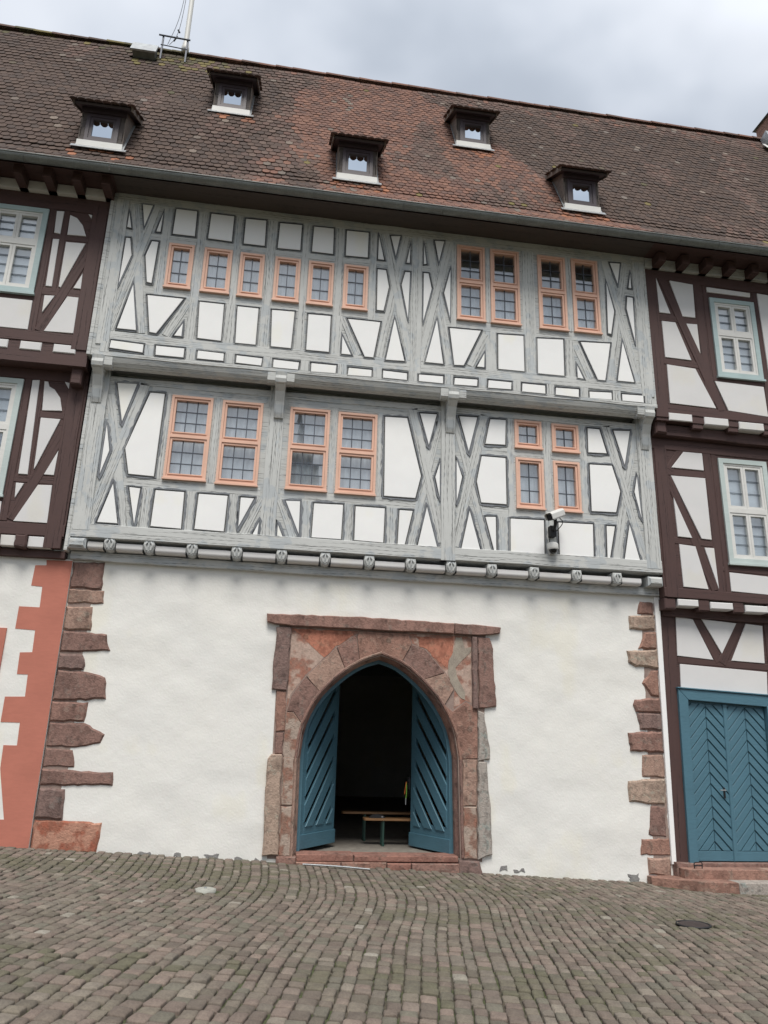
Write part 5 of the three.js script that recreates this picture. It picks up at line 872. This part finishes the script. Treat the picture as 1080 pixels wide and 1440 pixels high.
function bench(x0, x1, y, z, w, label, legs) {
  const t = thing('folding_bench', label, 'bench', undefined);
  const s = new THREE.Shape(), r = 0.06; s.moveTo(x0 + r, z - w / 2); s.lineTo(x1 - r, z - w / 2); s.quadraticCurveTo(x1, z - w / 2, x1, z - w / 2 + r); s.lineTo(x1, z + w / 2 - r); s.quadraticCurveTo(x1, z + w / 2, x1 - r, z + w / 2); s.lineTo(x0 + r, z + w / 2); s.quadraticCurveTo(x0, z + w / 2, x0, z + w / 2 - r); s.lineTo(x0, z - w / 2 + r); s.quadraticCurveTo(x0, z - w / 2, x0 + r, z - w / 2);
  const g = new THREE.ExtrudeGeometry(s, { depth: 0.026, bevelEnabled: true, bevelSize: 0.004, bevelThickness: 0.004, bevelSegments: 1 }); g.rotateX(Math.PI / 2); g.translate(0, y, 0); part(t, 'plank', g, M.benchWood);
  for (const x of legs) { part(t, 'leg', merge([box(x - 0.015, x + 0.015, 0.07, y - 0.03, z - w / 2 + 0.02, z - w / 2 + 0.05), box(x - 0.015, x + 0.015, 0.07, y - 0.03, z + w / 2 - 0.05, z + w / 2 - 0.02), box(x - 0.02, x + 0.02, 0.07, 0.1, z - w / 2, z + w / 2), box(x - 0.015, x + 0.015, y - 0.06, y - 0.031, z - w / 2 + 0.05, z + w / 2 - 0.05)]), M.benchSteel); }
  rebase(t, (x0 + x1) / 2, 0.07, z); return t;
}
bench(1.70, 3.5, 0.485, -1.47, 0.26, 'orange brown folding bench with green legs inside the open gate', [2.02, 3.2]);
bench(1.40, 3.6, 0.53, -2.15, 0.26, 'orange brown folding bench behind another bench inside the gate', [1.8, 3.2]);
{ const t = thing('dark_bag', 'small dark bag lying on the bench inside the gate', 'bag'); const g = new THREE.SphereGeometry(0.13, 16, 10, 0, Math.PI * 2, 0, Math.PI / 2); const p = g.attributes.position; for (let i = 0; i < p.count; i++) p.setXYZ(i, p.getX(i) * (1 + 0.15 * Math.sin(p.getZ(i) * 30)), p.getY(i) * 0.45, p.getZ(i) * 0.7); g.computeVertexNormals(); part(t, 'pouch', g.translate(1.93, 0.487, -1.5), M.cloth); part(t, 'clasp', box(1.99, 2.02, 0.50, 0.52, -1.43, -1.41), M.zincPale); rebase(t, 1.93, 0.487, -1.5); }
{ const t = thing('key_lanyard', 'bunch of keys on orange and green ribbons hanging from the gate lock', 'keys'), x = 2.36, z = -1.19, strip = (pts, m, n) => part(t, n, tube(pts, 0.007, 10, 6), m);
  strip([[x, 1.07, z], [x - 0.02, 0.98, z + 0.02], [x - 0.03, 0.88, z + 0.02]], mat([0.62, 0.16, 0.03]), 'orange_ribbon'); strip([[x, 1.06, z], [x + 0.0, 0.94, z + 0.03], [x - 0.01, 0.80, z + 0.03]], mat([0.20, 0.45, 0.06]), 'green_ribbon'); part(t, 'key', box(x - 0.02, x - 0.008, 0.72, 0.82, z + 0.02, z + 0.04), M.zincPale); rebase(t, x, 1.07, z); }
{ const t = thing('drain_cover', 'dark round iron cover set in the cobbles', 'cover'), x = 4.84, z = 3.09, y = GY(x) + 0.004; part(t, 'plate', new THREE.LatheGeometry([[0.001, 0.006], [0.15, 0.006], [0.165, 0.0], [0.165, -0.03]].map(p => new THREE.Vector2(...p)), 28).translate(x, y, z), mat([0.05, 0.035, 0.032], { map: grit, roughness: 0.8 })); part(t, 'rim', new THREE.TorusGeometry(0.178, 0.012, 6, 28).rotateX(Math.PI / 2).translate(x, y - 0.002, z), M.iron); rebase(t, x, y, z); }
{ const t = thing('drain_cover', 'pale round metal cover set in the cobbles before white wall', 'cover'), x = -0.53, z = 2.48, y = GY(x) + 0.006; part(t, 'plate', new THREE.LatheGeometry([[0.001, 0.012], [0.09, 0.01], [0.12, 0.0], [0.12, -0.03]].map(p => new THREE.Vector2(...p)), 24).translate(x, y, z), mat([0.42, 0.42, 0.37], { map: grit, roughness: 0.6 })); part(t, 'knob', new THREE.CylinderGeometry(0.012, 0.014, 0.012, 8).translate(x, y + 0.016, z), M.zincPale); rebase(t, x, y, z); }
{ const t = thing('floor_strip', 'thin pale metal strip lying on the cobbles before the gate', 'strip'); part(t, 'rail', tube([[0.64, 0.03, 0.36], [1.1, 0.016, 0.42], [1.56, -0.008, 0.5]], 0.011, 8, 6), M.zincPale); rebase(t, 1.1, 0.01, 0.42); }
{ // stone steps to the blue door
  const t = thing('stone_steps', 'two worn red sandstone steps below the blue herringbone door', 'steps');
  const slab = (pts, y0, y1, m, n) => { const s = new THREE.Shape(pts.map(p => new THREE.Vector2(p[0], -p[1]))), g = new THREE.ExtrudeGeometry(s, { depth: y1 - y0 - 0.024, bevelEnabled: true, bevelSize: 0.012, bevelThickness: 0.012, bevelOffset: -0.012, bevelSegments: 2 }); g.rotateX(-Math.PI / 2); g.translate(0, y0 + 0.012, 0); part(t, n, g, m); };
  slab([[6.62, -0.1], [8.4, -0.1], [8.4, 0.1], [6.62, 0.1]], -0.15, 0.05, stones[2], 'sill_stone');
  slab([[6.32, 0.0], [6.32, 0.30], [6.5, 0.36], [7.62, 0.38], [7.62, 0.0]], -0.3, -0.005, stones[0], 'step'); slab([[7.625, 0.0], [7.625, 0.38], [9.2, 0.40], [9.2, 0.0]], -0.3, -0.008, stones[3], 'step');
  slab([[5.86, 0.02], [5.86, 0.16], [6.45, 0.60], [6.95, 0.66], [6.95, 0.02]], -0.55, -0.135, stones[0], 'step'); slab([[6.955, 0.02], [6.955, 0.66], [9.4, 0.68], [9.4, 0.02]], -0.55, -0.14, stones[7], 'step');
  rebase(t, 7.4, -0.3, 0.3);
}
{ const t = thing('boot_scraper', 'small black iron boot scraper on the step beside blue door', 'scraper'), x = 6.56, z = 0.26; part(t, 'hoop', tube([[x - 0.05, -0.01, z], [x - 0.05, 0.07, z], [x, 0.08, z], [x + 0.07, 0.075, z], [x + 0.07, -0.01, z]], 0.008, 24, 6), M.iron); part(t, 'blade', box(x - 0.05, x + 0.07, 0.03, 0.045, z - 0.004, z + 0.004), M.iron); rebase(t, x, -0.01, z); }
{ // church across the yard, mirrored in one of the windows
  const t = thing('church', 'grey church with slate spire across the yard', 'church'), m = mat([0.10, 0.09, 0.085], { map: grit, roughness: 0.9 }), s = mat([0.035, 0.038, 0.045], { map: grit, roughness: 0.7 });
  part(t, 'tower', box(-2.4, 2.0, -0.5, 22.4, 50, 54.4), m); part(t, 'spire', new THREE.ConeGeometry(1.5, 8.4, 8, 1).rotateY(Math.PI / 8).translate(1.3, 26.6, 51.6), s); part(t, 'stair_turret', box(1.9, 2.7, -0.5, 25.6, 50.4, 51.6), m);
  part(t, 'nave_wall', box(2.0, 6.0, -0.5, 11, 49.5, 70), m); part(t, 'nave_roof', (() => { const q = new THREE.Shape([[1.6, 10.8], [6.6, 10.8], [4.1, 16.5]].map(p => new THREE.Vector2(...p))); return new THREE.ExtrudeGeometry(q, { depth: 21, bevelEnabled: false }).translate(0, 0, 49.2); })(), s);
  for (const x of [-1.2, 0.7]) part(t, 'belfry_window', prism([[x - 0.35, 16.5], [x + 0.35, 16.5], [x + 0.35, 18.4], [x, 19], [x - 0.35, 18.4]], 49.94, 50.0, 0), s);
  rebase(t, 0, 0, 52);
}
rebase(grey, 1.65, 0, 0); rebase(left, -5.5, 0, 0); rebase(right, 9, 0, 0);
renderer.render(scene, camera);
